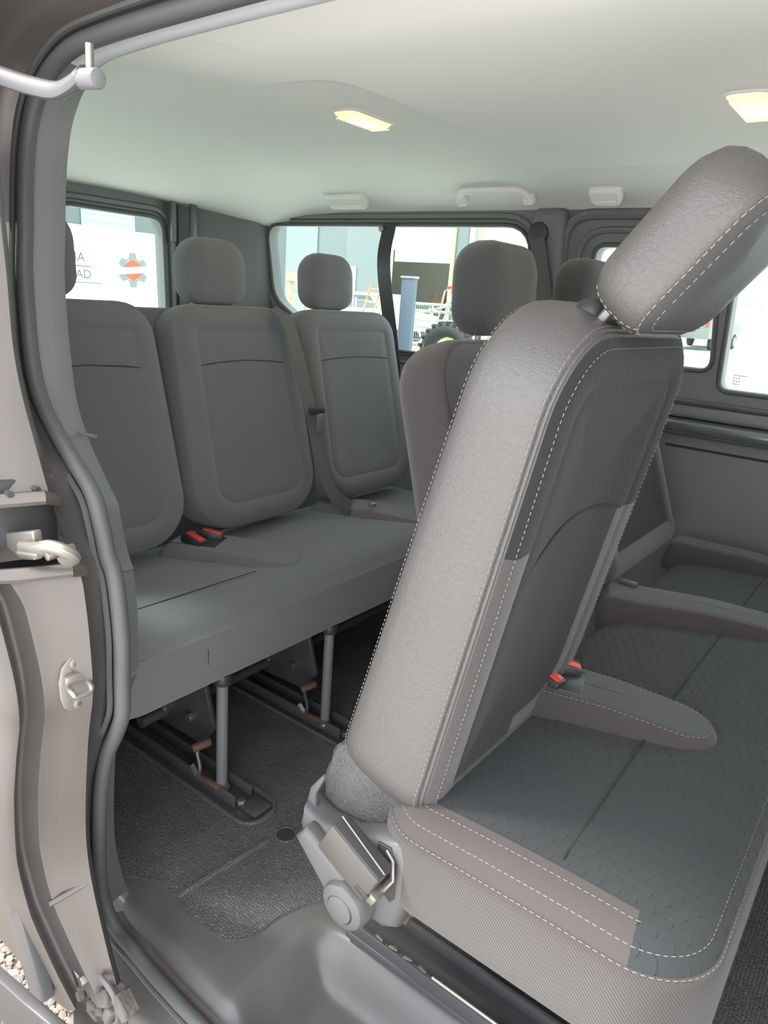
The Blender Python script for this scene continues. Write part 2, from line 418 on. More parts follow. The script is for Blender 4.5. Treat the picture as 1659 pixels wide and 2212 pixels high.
# ---- side wall with windows (tilted inwards above the waist)
def wy(z): return 2.22 - .14 * max(z - .85, 0)
def rrect(pts, r=.05, n=5):
    """rounded polygon in (x,z)"""
    out = []; N = len(pts)
    for i in range(N):
        p0, p1, p2 = Vector(pts[i - 1][:2]), Vector(pts[i][:2]), Vector(pts[(i + 1) % N][:2])
        rr = pts[i][2] if len(pts[i]) > 2 else r
        a = (p0 - p1).normalized(); b = (p2 - p1).normalized()
        A = p1 + a * rr; B = p1 + b * rr
        for k in range(n + 1):
            t = k / n; out.append(((1 - t) ** 2) * A + 2 * t * (1 - t) * p1 + t * t * B)
    return out
def wall_with_holes(name, outer, holes, pos, nrm, m, parent=None, depth=.03):
    """outer, holes in 2D; pos(a,b,d)->3D with d towards the outside"""
    bm = bmesh.new(); es = []
    for lp in [outer] + holes:
        vv = [bm.verts.new(pos(p[0], p[1], 0)) for p in lp]
        es += [bm.edges.new((vv[i], vv[(i + 1) % len(vv)])) for i in range(len(vv))]
    bmesh.ops.triangle_fill(bm, use_beauty=True, edges=es, normal=nrm)
    for lp in holes:
        a = [bm.verts.new(pos(p[0], p[1], 0)) for p in lp]; b = [bm.verts.new(pos(p[0], p[1], depth)) for p in lp]
        for i in range(len(lp)):
            j = (i + 1) % len(lp); bm.faces.new((a[i], a[j], b[j], b[i]))
    return bmobj(name, bm, m, parent, smooth=False, fix=False)
sidepos = lambda x, z, d: Vector((x, wy(z) + d, z))
W1 = rrect([(-2.28, 1.338, .06), (-1.105, 1.338, .09), (-1.085, .90, .07), (-2.0, .90, .05), (-2.27, 1.06, .06)])
W2 = rrect([(-.885, 1.283, .03), (-.54, 1.283, .03), (-.515, .965, .03), (-.885, .965, .05)])
W3 = rrect([(-.485, 1.283, .03), (.45, 1.283, .06), (.45, .915, .05), (-.478, .915, .025)])
wl = tag(empty('wall_left'), 'dark trimmed far side wall of the van with its window openings', 'wall', kind='structure')
wall_with_holes('side_trim', [Vector(p) for p in [(-2.5, .85), (1.3, .85), (1.3, 1.405), (-2.5, 1.405)]], [W1, W2, W3], sidepos, (0, -1, 0), PLA, wl, .045)
def ring_loop(lp, off):
    c = []
    N = len(lp)
    for i in range(N):
        t = (lp[(i + 1) % N] - lp[i - 1]); t.normalize(); nn = Vector((-t.y, t.x)); c.append(lp[i] + nn * off)
    return c
def seal_tube(name, lp, off, r, m, parent, d=-.004, pos=sidepos):
    c = ring_loop(lp, off)
    return tubeo(name, [pos(p.x, p.y, d) for p in c], r, m, parent, 6, closed=True)
for k, (lp, nm) in enumerate(((W1, 'window_1'), (W2, 'window_2'), (W3, 'window_3'))):
    wo = tag(empty(nm), ['wide green tinted rear quarter window of the van', 'small green tinted sliding pane beside the far seats', 'large green tinted window ahead of the far window post'][k], 'window', kind='structure')
    bm = bmesh.new(); bm.faces.new([bm.verts.new(sidepos(p.x, p.y, .03)) for p in lp]); bmobj('pane', bm, GLS, wo, smooth=False)
    seal_tube('window_seal', lp, .006 if k else .004, .007, RUB, wo)
    if k == 0:
        seal_tube('frame_moulding', lp, .030, .012, PLA, wo, 0)
        tubeo('sill_trim', [(-1.72, wy(.9) - .006, .905), (-1.1, wy(.9) - .006, .905)], .006, CHR, wo, 6)
    if k == 1:
        for off, r in ((.055, .010), (.105, .016)):
            tubeo('frame_moulding', [sidepos(p.x, p.y, -.002) for p in rrect([(-.885 - off, .9, .01), (-.885 - off, 1.283 + off * .85, .09), (.55, 1.283 + off * .85, .05)], n=8)][6:], r, PLA, wo, 8)
wo3 = bpy.data.objects['window_3']
for j in range(4):      # maker's marks etched in the pane corner
    for i in range(3 if j else 5):
        boxo('etched_mark', (-.452 + i * .007, wy(.95) + .028, .955 - j * .008), (.005, .001, .003), FACG, wo3)
# lower side trim, ledge and panel line
boxo('lower_trim', (-.6, 2.235, .40), (3.8, .03, .92), PLA, wl)
boxo('waist_shelf', (-.1, 2.205, .84), (1.05, .05, .035), PLA, wl, bev=.012, seg=4)
cylo('waist_rail', (-.62, 2.195, .795), (.5, 2.195, .79), .026, CHR, wl, 20, .01)
tubeo('chrome_strip', [(-.60, 2.2, .868), (.5, 2.2, .862)], .006, CHR, wl, 6)
tubeo('panel_groove', [(-.60, 2.219, .732), (.5, 2.219, .73)], .004, SEAM, wl, 6)
boxo('pillar_trim', (-1.035, wy(1.1) - .012, 1.10), (.11, .05, .58), PLA, wl, Matrix.Rotation(math.radians(8), 3, 'X'), .02, 4)
# belt guide on that pillar
cylo('belt_guide', (-1.06, wy(1.3) - .015, 1.315), (-1.06, wy(1.3) - .05, 1.315), .034, PLK, wl, 20, .008)
tubeo('pillar_slot', [(-1.095, wy(1.28) - .03, 1.285), (-1.092, wy(1.2) - .03, 1.235)], .003, CHR, wl, 6)
tubeo('pillar_slot', [(-1.044, wy(1.2) - .035, 1.215), (-1.043, wy(1.1) - .035, 1.08)], .003, CHR, wl, 6)

# ---- rear end with twin door glasses
rearpos = lambda y, z, d: Vector((-2.5 - d, y, z))
G1 = rrect([(1.36, 1.318, .07), (1.80, 1.318, .05), (1.815, .86, .05), (1.36, .86, .05)])
G2 = rrect([(.80, 1.318, .05), (1.26, 1.318, .07), (1.26, .86, .05), (.785, .86, .05)])
wr = tag(empty('wall_rear'), 'dark trimmed rear door end of the van behind the rear bench', 'wall', kind='structure')
wall_with_holes('rear_trim', [Vector(p) for p in [(.5, -.03), (2.25, -.03), (2.25, 1.44), (.5, 1.44)]], [G1, G2], rearpos, (1, 0, 0), PLA, wr, .05)
for k, lp in enumerate((G1, G2)):
    wo = tag(empty('window_%d' % (4 + k)), ['green tinted rear door glass in front of the white gear sign', 'green tinted rear door glass hidden behind the door pillar'][k], 'window', kind='structure')
    bm = bmesh.new(); bm.faces.new([bm.verts.new(rearpos(p.x, p.y, .03)) for p in lp]); bmobj('pane', bm, GLS, wo, smooth=False)
    seal_tube('window_seal', lp, .006, .008, RUB, wo, -.004, rearpos)
    seal_tube('frame_moulding', lp, .035, .013, PLA, wo, 0, rearpos)
# rear corner pillar trim between the rear glass and the quarter window
ribbon('corner_pillar', [[(-2.49, 1.87, z), (-2.42, 1.97, z), (-2.36, 2.06, z), (-2.30, wy(z) - .03, z), (-2.285, wy(z) + .01, z)] for z in (.7, .95, 1.1, 1.25, 1.41)], PLA, wr)
for y_, w_ in ((1.83, .022), (1.895, .03)):
    boxo('pillar_rib', (-2.47 + (y_ - 1.83) * .6, y_, 1.32), (.02, w_, .16), PLB if w_ > .025 else PLA, wr, bev=.006)

# ---- cab end ahead of the second row (front seats and dash close the space off)
wf_ = tag(empty('wall_front'), 'cab end of the van ahead of the second row', 'wall', kind='structure')
boxo('cab_seats', (1.15, 1.38, .45), (.35, 1.6, 1.0), FAB, wf_, None, .03)
boxo('dash_panel', (1.95, 1.38, .45), (.3, 1.75, .98), PLA, wf_, None, .03)
boxo('front_pillar', (.75, .545, .72), (.9, .03, 1.42), PLA, wf_, None, .01)
boxo('cab_side', (1.7, .545, .2), (1.0, .03, .95), PLA, wf_, None, .01)
boxo('cab_side', (1.7, 2.22, .2), (1.0, .03, .95), PLA, wf_, None, .01)
boxo('cab_roof', (1.75, 1.37, 1.45), (.95, 1.7, .04), HEAD, wf_, None, .01)
# ---- near side wall behind the door opening
wrt = tag(empty('wall_right'), 'near rear side wall of the van behind the door pillar', 'wall', kind='structure')
nearpos = lambda x, z, d: Vector((x, .56 - d, z))
G3 = rrect([(-2.25, 1.31, .06), (-1.35, 1.31, .06), (-1.35, .92, .06), (-2.25, .92, .06)])
wall_with_holes('near_trim', [Vector(p) for p in [(-2.52, -.05), (-1.13, -.05), (-1.13, 1.42), (-2.52, 1.42)]], [G3], nearpos, (0, 1, 0), PLA, wrt, .04)
wo = tag(empty('window_6'), 'near rear side window hidden behind the door pillar', 'window', kind='structure')
bm = bmesh.new(); bm.faces.new([bm.verts.new(nearpos(p.x, p.y, .03)) for p in G3]); bmobj('pane', bm, GLS, wo, smooth=False)

# ================================================================== DOOR OPENING
SEAL = [(.75, .575, 1.392), (.3, .575, 1.392), (-.3, .575, 1.390), (-.70, .573, 1.388), (-.90, .573, 1.384), (-.985, .573, 1.375), (-1.045, .571, 1.345), (-1.072, .565, 1.305), (-1.078, .558, 1.262), (-1.073, .549, 1.212), (-1.065, .54, 1.15), (-1.059, .532, 1.087),
        (-1.035, .521, .984), (-1.009, .516, .928), (-.968, .513, .887), (-.914, .51, .849), (-.867, .508, .814), (-.843, .505, .771), (-.831, .504, .736), (-.815, .503, .711), (-.804, .501, .665), (-.799, .5, .617),
        (-.802, .5, .563), (-.805, .5, .508), (-.824, .501, .466), (-.851, .502, .419), (-.875, .504, .356), (-.895, .508, .275), (-.919, .517, .154), (-.925, .525, .073), (-.901, .531, .018), (-.854, .533, .004), (-.811, .536, -.012), (-.743, .536, -.018), (-.679, .535, -.018), (-.4, .535, -.018), (.3, .535, -.018)]
sc = catmull(SEAL, 5)
tan = []
for i in range(len(sc)):
    t = sc[min(i + 1, len(sc) - 1)] - sc[max(i - 1, 0)]; tan.append(Vector((t.x, 0, t.z)).normalized())
nout = [Vector((t.z, 0, -t.x)) for t in tan]
dj = tag(empty('trim_1', (-.85, .5, 0)), 'brown grey painted door pillar with its thick black rubber door seal', 'door frame', kind='structure')
bm = bmesh.new(); add_tube(bm, [p + n * -.004 + V(0, -.004, 0) for p, n in zip(sc, nout)], .0115, 10); bmobj('rubber_seal', bm, RUB, dj)
bm = bmesh.new(); add_tube(bm, [p + n * .014 + V(0, -.012, 0) for p, n in zip(sc, nout)], .0045, 6); bmobj('seal_lip', bm, RUB, dj)
# trim and flange behind the seal
i_end = next(i for i, p in enumerate(sc) if p.z < .03)
inner = range(27, i_end)
fl = lambda i: smooth01(.80, .98, sc[i].z)
ribbon('inner_flange', [[sc[i] + nout[i] * (o + .05 * (1 - fl(i)) * (dy > .01)) + V(0, dy, 0) for i in inner] for o, dy in ((.004, .004), (.0, .03), (.012, .065), (.06, .09))], PLA, dj)
sl = range(i_end - 1, len(sc))
ribbon('sill_strip', [[sc[i] + nout[i] * o + V(0, dy, 0) for i in sl] for o, dy in ((.004, .0), (.0, .012), (-.010, .018))], PAINT, dj)
# painted jamb
RE = [(-.96, 1.36), (-.962, 1.28), (-.96, 1.18), (-.954, 1.088), (-.952, 1.005), (-.938, .942), (-.912, .88), (-.873, .797), (-.822, .731), (-.81, .689), (-.804, .624), (-.804, .554), (-.823, .471), (-.842, .338), (-.843, .259), (-.829, .189), (-.80, .10), (-.77, .03)]
rec = catmull([(x, .455, z) for x, z in RE], 4)
def seal_at(z):
    best = None
    for i in range(40, i_end + 8):
        if best is None or abs(sc[i].z - z) < abs(sc[best].z - z): best = i
    return best
dark = []
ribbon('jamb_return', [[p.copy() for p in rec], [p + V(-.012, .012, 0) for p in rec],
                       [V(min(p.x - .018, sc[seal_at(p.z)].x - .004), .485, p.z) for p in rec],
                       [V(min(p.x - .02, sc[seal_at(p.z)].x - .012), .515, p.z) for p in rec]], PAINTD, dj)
def left_y(z):
    t = [(1.4, .34), (.8, .35), (.74, .375), (.693, .392), (.602, .402), (.514, .408), (.404, .402), (.284, .402), (.185, .408), (.08, .425), (0, .44)]
    for (a, ya), (b, yb) in zip(t, t[1:]):
        if b <= z <= a: return ya + (yb - ya) * (a - z) / (a - b)
    return t[-1][1]
def face_x(p): return p.x - .028
def jamb(name, sel):
    cols = []
    for f in (0, .04, .12, .3, .5, .7, .9, 1.0):
        c = []
        for p in sel:
            ly = left_y(p.z); y = p.y + (ly - p.y) * f
            c.append(V(p.x - .034 * min(1, f * 1.6) + .006 * math.sin(f * math.pi), y, p.z))
        cols.append(c)
    return ribbon(name, cols, PAINT, dj)
up = [p for p in rec if p.z > .815]; lo = [p for p in rec if p.z < .735]
jamb('jamb_panel', up); jamb('jamb_panel', lo)
# channel and outer skin at the edge of the jamb
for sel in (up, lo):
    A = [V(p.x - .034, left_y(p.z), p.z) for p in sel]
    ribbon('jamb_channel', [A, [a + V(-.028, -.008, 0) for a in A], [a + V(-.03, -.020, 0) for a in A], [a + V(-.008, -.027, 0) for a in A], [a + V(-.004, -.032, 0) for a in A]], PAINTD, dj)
    ribbon('outer_skin', [[a + V(-.004, -.032, 0) for a in A], [a + V(-.010, -.040, 0) for a in A], [a + V(-.05, -.046, 0) for a in A], [a + V(-.7, -.05, 0) for a in A]], PAINT, dj)
# recess for the middle door track
def bx(name, x0, x1, y0, y1, z0, z1, m, par, bev=.003): return boxo(name, ((x0 + x1) / 2, (y0 + y1) / 2, (z0 + z1) / 2), (x1 - x0, y1 - y0, z1 - z0), m, par, None, bev)
bx('track_recess', -1.15, -.905, .33, .475, .70, .84, BLK, dj)
for z0, dz, xx in ((.818, .016, -.868), (.735, .016, -.812)):
    tubeo('recess_lip', [(xx - .075, .34, z0 - .004), (xx - .03, .39, z0), (xx, .44, z0 + .003), (xx - .012, .462, z0 - .006)], .0062, PAINT, dj, 8, sx=1.6)
ribbon('recess_shelf', [[V(-.852 - .03 * f, .455 - .1 * f, .745 + .0 * f) for f in (0, .5, 1)], [V(-.92 - .03 * f, .46 - .1 * f, .757) for f in (0, .5, 1)]], PAINT, dj)
tubeo('weld_bead', [(-.842, .452, .213), (-.853, .43, .203), (-.866, .404, .192)], .0045, PAINT, dj, 8)
# header inner panel between seal and headliner
hd = range(0, 45)
ribbon('header_panel', [[sc[i] + nout[i] * o + V(0, dy, 0) for i in hd if sc[i].x > -1.0] for o, dy in ((.004, .006), (-.012, .02), (-.014, .03), (-.010, .042), (.004, .05), (.05, .052))], HDR, dj)
ribbon('header_jamb', [[sc[i] + nout[i] * o + V(0, dy, 0) for i in range(0, 50)] for o, dy in ((.008, .0), (.018, -.02), (.02, -.045), (.04, -.055), (.043, -.10), (.075, -.12), (.08, -.2))], PAINT, dj)
tubeo('trim_pin', [(-1.02, .555, .872), (-.968, .575, .868)], .0028, SIL, dj, 6)
for y_ in (.405, .44): cylo('rivet', (-.893, y_, .828), (-.883, y_, .828), .004, PAINT, dj, 8)
reparent(dj, (-.85, .5, 0))

# lower body: rocker and dark skirt below the jamb
rk = tag(empty('trim_2', (-.8, .45, -.2)), 'painted rocker below the door seal with a dark skirt corner', 'rocker', kind='structure')
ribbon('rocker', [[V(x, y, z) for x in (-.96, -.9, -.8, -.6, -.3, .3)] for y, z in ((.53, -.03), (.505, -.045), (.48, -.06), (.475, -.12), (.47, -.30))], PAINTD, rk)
polyplate('skirt_corner', [(-.93, .365, .20), (-.885, .365, .19), (-.845, .365, .10), (-.83, .365, .06), (-.87, .365, .05), (-.90, .365, .10)], (0, 1, 0), .02, BLK, rk, .003)
reparent(rk, (-.8, .45, -.2))

# ---- striker on the jamb
st = tag(empty('door_striker', (-.842, .436, .57)), 'silver door striker plate with a U shaped loop on the painted pillar', 'striker')
sx = -.822
polyplate('plate', [(sx, y, z) for y, z in ((.418, .556), (.422, .54), (.438, .528), (.452, .530), (.458, .540), (.457, .612), (.450, .618), (.434, .612), (.422, .60), (.417, .58))], (1, 0, 0), .004, SIL, st, .0012, 2)
lp = catmull([(sx, .424, .575), (sx + .022, .424, .572), (sx + .026, .428, .566), (sx + .026, .446, .566), (sx + .022, .450, .572), (sx, .450, .575)], 4)
tubeo('loop', lp, .0038, SIL, st, 10)
boxo('loop_bar', (sx + .008, .438, .583), (.010, .032, .014), SIL, st, None, .003)
for y, z in ((.440, .602), (.442, .541)):
    s_ = cylo('screw', (sx + .003, y, z), (sx + .007, y, z), .0078, SIL, st, 16, .0015); cylo('socket', (sx + .0065, y, z), (sx + .0075, y, z), .0032, STL, s_, 6)
reparent(st, (-.842, .436, .57))
# ---- middle track bracket (door arm end)
tb = tag(empty('door_track_arm', (-.86, .41, .76)), 'grey metal door arm with a curled hinge end in the track slot', 'door arm')
polyplate('arm_plate', [(-.99, .405, .712), (-.99, .405, .750), (-.90, .405, .772), (-.835, .405, .792), (-.832, .405, .778), (-.838, .405, .752), (-.90, .405, .735)], (0, 1, 0), .012, SIL, tb, .003)
tubeo('arm_curl', catmull([(-.845, .40, .768), (-.81, .40, .776), (-.785, .402, .785), (-.772, .41, .782), (-.774, .42, .772), (-.79, .422, .762)], 4), .008, SIL, tb, 10, sx=1.5)
tubeo('arm_rib', [(-.85, .395, .762), (-.80, .395, .772)], .004, SIL, tb, 8)
cylo('pivot', (-.785, .395, .775), (-.785, .43, .778), .006, STL, tb, 12, .001)
reparent(tb, (-.86, .41, .76))
# ---- upper hook arm
ha = tag(empty('upper_door_arm', (-.8, .43, 1.28)), 'dark curved upper door arm with a roller under the door header', 'door arm')
tubeo('arm', catmull([(-.95, .43, 1.318), (-.86, .43, 1.293), (-.81, .43, 1.281), (-.77, .432, 1.274), (-.745, .434, 1.278), (-.725, .436, 1.286)], 5), .011, PLB, ha, 10, sx=.7)
cylo('roller', (-.735, .436, 1.282), (-.70, .436, 1.279), .0095, PLA, ha, 14, .003)
cylo('roller_pin', (-.715, .436, 1.285), (-.714, .436, 1.31), .004, STL, ha, 10)
reparent(ha, (-.8, .43, 1.28))
# ---- lower roller mechanism
LZ = .06
lm = tag(empty('lower_door_roller', (-.86, .46, -.05)), 'dusty lower door roller mechanism at the foot of the pillar', 'roller')
bm = bmesh.new()
for i in range(26):
    t = i / 25
    c = V(-.925 + .17 * t + random.uniform(-.02, .02), .452 + random.uniform(-.012, .012), LZ - .02 + random.uniform(-.05, .035) - .03 * t)
    add_box(bm, c, (random.uniform(.012, .04), random.uniform(.012, .03), random.uniform(.01, .03)), Matrix.Rotation(random.uniform(0, 3), 3, 'Y') @ Matrix.Rotation(random.uniform(-.5, .5), 3, 'X'), .003, 1)
bmobj('housing', bm, DIRT, lm)
boxo('mount_block', (-.845, .435, 0.050), (.034, .03, .026), STL, lm, Matrix.Rotation(.5, 3, 'Y'), .003)
boxo('mount_block', (-.90, .44, 0.055), (.04, .03, .03), DIRT, lm, Matrix.Rotation(-.4, 3, 'Y'), .006)
cylo('roller_wheel', (-.81, .435, .025), (-.81, .465, .025), .022, DIRT, lm, 18, .004)
cylo('bolt', (-.825, .42, .055), (-.825, .44, .055), .0075, SIL, lm, 8, .002)
cylo('bolt', (-.955, .43, .045), (-.925, .44, .049), .011, STL, lm, 12, .002)
tubeo('spring_hook', catmull([(-.80, .44, .07), (-.765, .44, .06), (-.755, .44, .02), (-.775, .44, -.01)], 5), .0045, PLB, lm, 8)
reparent(lm, (-.86, .46, -.05))
dp = tag(empty('door_base_plate', (-.98, .43, -.16)), 'black steel door bottom plate with a grey rivet over the gravel', 'plate')
polyplate('plate', [(-1.5, .40, -.23), (-.99, .40, -.105), (-.90, .41, -.10), (-.84, .42, -.13), (-.84, .42, -.2), (-1.5, .40, -.36)], (0, 1, 0), .02, BLK, dp, .004)
cylo('rivet', (-.935, .395, -.128), (-.935, .41, -.128), .0095, SIL, dp, 16, .002)
reparent(dp, (-.98, .43, -.16))

# ================================================================== SEATS
UP = V(0, 0, 1)
FUZZ = {}
def stitch_run(pad, k, pred, name, parent, lift=.0012):
    pts = pad.line(k, pred)
    return stitches(name, pts, THR, parent)
# --- second row bench
b2 = tag(empty('second_row_bench', (-.3, 1.35, .0)), 'dark grey second row bench whose leather sided near backrest leans forward', 'bench seat', 'bench seats of the van')
# cushion
def cw(u, v, n):     # u: depth (X), v: across (Y)
    f = smooth01(-.235, .235, u)
    k = n / .15
    return (u, v, n + (.010 * f + .008 * math.sin(min(1, max(0, (u + .235) / .47)) * math.pi)) * max(0, k - .6) / .4 - .0)
cr = [(.03, .0), (.008, .004), (.0, .02), (.0, .05), (.0, .085), (.002, .108), (.006, .118), (.0085, .1185), (.011, .122), (.020, .133), (.030, .140), (.042, .145), (.055, .148), (.058, .1475), (.061, .149), (.09, .151), (.13, .151), (.17, .150), (.21, .149), (.232, .149)]
cush = Pad((-.256, .655, .295), (1, 0, 0), (0, 1, 0), (0, 0, 1), .45, 1.47, (.085, .10, .08, .03), cr, 10, 30, 60, cw)
bott = cush.part('cushion', BRNR, b2, 0, 7)
def near_strip(k, i, u, v): return k <= 13 and v < .30 and u < .135 and v < .062 + .0 * u
cush.part('seat_fabric', FABC, bott, 7, 19, lambda k, i, u, v: not (k < 12 and v < .09 and u < .135 - .0), cap1=True)
cush.part('near_bolster', BRN, bott, 7, 12, lambda k, i, u, v: v < .09 and u < .135)
isn = lambda u, v: (v < .45)
stitches('stitching', cush.line(6, lambda u, v: v < .5 and not (u < -.2)), THR, bott)
stitches('stitching', cush.line(9, lambda u, v: v < .5 and not (u < -.2)), THR, bott)
stitches('stitching', [p + V(0, 0, .001) for p in cush.line(11, lambda u, v: v < .06 and u < .15)], THR, bott)
# cross seam in the fabric
def cush_top(x, y): return .295 + .151 + .010 * smooth01(-.235, .235, x + .268) + .008 * math.sin(min(1, max(0, (x + .268 + .235) / .47)) * math.pi)
tubeo('cross_seam', [(-.222 - .012 * min(1, max(0, (y - .72) / .5)), y, cush_top(-.222, y) - .0002) for y in [.72 + .03 * i for i in range(46)]], .0011, SEAM, bott, 5)
# end felt cover under the backrest
felt = Pad((-.415, .715, .27), (1, 0, 0), (0, .12, 1), (0, -1, 0.12), .05, .15, (.01, .01, .02, .02), [(.01, .0), (.0, .012), (.0, .03), (.006, .04), (.014, .044), (.022, .045)], 4, 4, 6)
felt.part('felt_end', CARP, b2, 0, 5, None, True, True)
fc = [(-.625, .735, .24), (-.60, .73, .30), (-.585, .735, .40), (-.56, .74, .46)]
bm = bmesh.new()
prof = [(-.605, .28), (-.60, .34), (-.592, .41), (-.57, .46), (-.48, .45), (-.44, .43), (-.40, .40), (-.385, .33), (-.42, .26), (-.55, .25)]
n = len(prof)
pp = catmull([(x, .70, z) for x, z in prof], 4, True)
A = [bm.verts.new(V(p.x + .006 * noise.noise(p * 60), .712 + .012 * noise.noise(p * 40), p.z)) for p in pp]
C2 = [bm.verts.new(V(p.x * .9 - .053, .702 + .004 * noise.noise(p * 50), .36 + (p.z - .36) * .9)) for p in pp]
B = [bm.verts.new(V(p.x, .80, p.z)) for p in pp]
for i in range(len(pp)):
    j = (i + 1) % len(pp); bm.faces.new((A[i], A[j], B[j], B[i])); bm.faces.new((C2[i], C2[j], A[j], A[i]))
bm.faces.new(C2)
bmobj('felt_cover', bm, CARP, b2)

def backrest(parent, O, Vv, W, H, rings, mats, rad=(.05, .05, .10, .10), warp=None, name='backrest', leather=True, seam_v=.58, ins=.07, wide=None):
    Vv = Vector(Vv).normalized(); N = V(0, 1, 0).cross(Vv).normalized()
    pd = Pad(O, (0, 1, 0), Vv, N, W, H, rad, rings, 8, 16, 26, warp)
    return pd
# near backrest, tilted forward
nb_r = [(.16, .004), (.06, .0), (.03, .0), (.014, .004), (.007, .012), (.002, .03), (.0, .055), (.0, .085), (.003, .112), (.008, .130), (.0105, .1345), (.012, .1325), (.0135, .1385), (.0155, .1365), (.018, .141), (.028, .151), (.042, .153), (.056, .1525), (.068, .151), (.072, .1485), (.076, .150), (.10, .147), (.13, .142), (.16, .138), (.20, .137), (.23, .137)]
def nbw(u, v, n):
    t = v / .712
    k = 1.08 - .36 * t
    u2 = u * (1.0 - .0 * t)
    return (u2, v, n * k)
VT = V(.255, 0, .967)
nb = backrest(b2, (-.570, .915, .428), VT, .47, .712, nb_r, None, (.075, .17, .11, .11), nbw)
shell = nb.part('backrest', LEA, b2, 3, 12)
nb.part('rear_panel', FAB, shell, 0, 3, None, True)
nb.part('piping', LEAD, shell, 12, 14)
brn = lambda k, i, u, v: (v < .40 and k < 19) if u < 0 else (v < .42 and k < 19)
nb.part('bolster', BRN, shell, 14, 21, lambda k, i, u, v: v < .43 and (k < 19 or (u > 0 and v > .0)))
nb.part('front_fabric', FABV, shell, 14, 25, lambda k, i, u, v: not (v < .43 and (k < 19 or (k < 21 and u > 0))), False, True)
stitches('stitching', [p + V(-.0012, -.0012, .0005) for p in nb.line(3, lambda u, v: u < .16)], THR, shell, .0045, .0028)
stitches('stitching', [p + V(.0004, -.0012, .0004) for p in nb.line(9, lambda u, v: u < .22)], THR, shell, .0062, .003)
stitches('stitching', [p + V(.0012, -.0006, .0006) for p in nb.line(15, lambda u, v: u < .23 and v > .02)], THR, shell, .0045, .0032, .0005)
# curved seam low on the front face
Nn = V(0, 1, 0).cross(VT).normalized()
def on_front(u, v, n=.1395): 
    p = nbw(u, v, n); return nb.O + nb.U * p[0] + nb.V * p[1] + nb.N * p[2]
tubeo('front_seam', catmull([on_front(-.17, .365, .1505), on_front(-.12, .412, .1455), on_front(-.05, .445, .139), on_front(.03, .453, .1375), on_front(.10, .445, .1425), on_front(.145, .435, .148)], 5), .0014, SEAM, shell, 5)

def headrest(parent, O, Vv, W, H, T, m, mside, st=False, posts=True, rad=.055):
    Vv = Vector(Vv).normalized(); N = V(0, 1, 0).cross(Vv).normalized()
    rg = [(.07, -.004), (.045, .0), (.025, .004), (.010, .014), (.003, .026), (.0, .04), (.0, T * .62), (.003, T * .75), (.0075, T * .83), (.009, T * .835), (.0105, T * .845), (.020, T * .90), (.035, T * .95), (.055, T * .985), (.075, T), (min(W, H) / 2 - .002, T)]
    rr = (rad * .8, rad * .8, rad, rad)
    pd = Pad(O, (0, 1, 0), Vv, N, W, H, rr, rg, 8, 10, 8)
    h = pd.part('headrest', m, parent, 0, 9, None, True)
    pd.part('front_panel', mside, h, 9, 15, None, False, True)
    if st:
        stitches('stitching', [p + V(.0, -.001, .0) for p in pd.line(8)], THR, h, .006, .003, .0008)
        stitches('stitching', [p + V(.001, -.0005, -.0005) for p in pd.line(11)], THR, h, .0055, .0035, .0006)
    return h, pd
hN = V(.61, 0, .79)
hr, hp = headrest(b2, (-.338, .885, 1.124), hN, .245, .20, .10, LEA, LEAD, True, rad=.06)
for ci, off in ((5, V(0, -.001, -.0006)), (7, V(0, .004, -.0008))):
    stitches('stitching', [hp.R[k][ci] + off for k in range(3, 10)], THR, hr, .0055, .003, .0007)
for y_ in (.80, .955):
    cylo('post', (-.34, y_, 1.05), (-.268, y_, 1.15), .0065, STL, hr, 10)
bmk = bmesh.new()
for y_ in (.815,): add_tube(bmk, [(-.335, y_, 1.074), (-.332, y_, 1.086), (-.325, y_, 1.098), (-.318, y_, 1.104), (-.312, y_, 1.108)], [.026, .026, .023, .017, .009], 18, sx=.8)
bmobj('post_collar', bmk, PLK, hr)
cylo('post_collar', (-.335, .955, 1.075), (-.318, .955, 1.10), .022, PLK, hr, 16, .006)

# the other two backrests of the second row
row_r = [(.12, .0), (.03, .0), (.012, .008), (.003, .03), (.0, .06), (.0, .09), (.004, .108), (.010, .118), (.012, .117), (.014, .119), (.03, .128), (.05, .130), (.065, .1275), (.069, .1250), (.073, .1265), (.10, .1255), (.14, .122), (.18, .121), (.205, .121)]
def row_back(parent, O, tilt, W, H, mf, mb, ins, split=.6, rad=(.05, .05, .09, .09), rim=None):
    Vv = V(-math.sin(tilt), 0, math.cos(tilt)); N = V(0, 1, 0).cross(Vv)
    def wp(u, v, n): return (u * (1 + .08 * (1 - v / H)), v, n * (1.12 - .25 * v / H))
    pd = Pad(O, (0, 1, 0), Vv, N, W, H, rad, row_r, 7, 14, 24, wp)
    sh = pd.part('backrest', rim or mb, parent, 0, 9, None, True)
    pd.part('bolster', mb, sh, 9, 13, lambda k, i, u, v: v < split * H)
    pd.part('front_fabric', mf, sh, 9, 18, lambda k, i, u, v: v >= split * H)
    pd.part('seat_insert', ins, sh, 13, 18, lambda k, i, u, v: v < split * H, False, True)
    def of(u, v, n=.1235): p = wp(u, v, n); return pd.O + pd.U * p[0] + pd.V * p[1] + pd.N * p[2]
    tubeo('insert_seam', catmull([of(-W / 2 + .07, split * H - .004, .1255), of(-W / 2 + .10, split * H, .1258), of(-W / 2 + .14, split * H + .003, .1225), of(0, split * H + .006, .1215), of(W / 2 - .14, split * H + .003, .1225), of(W / 2 - .10, split * H, .1258), of(W / 2 - .07, split * H - .004, .1255)], 5), .0016, SEAM, sh, 5)
    return sh, pd
row_back(b2, (-.61, 1.265, .45), math.radians(17), .48, .585, FAB, BRN, FABV, .62)
row_back(b2, (-.61, 1.815, .45), math.radians(17), .50, .585, FAB, FAB, FABV, .62)
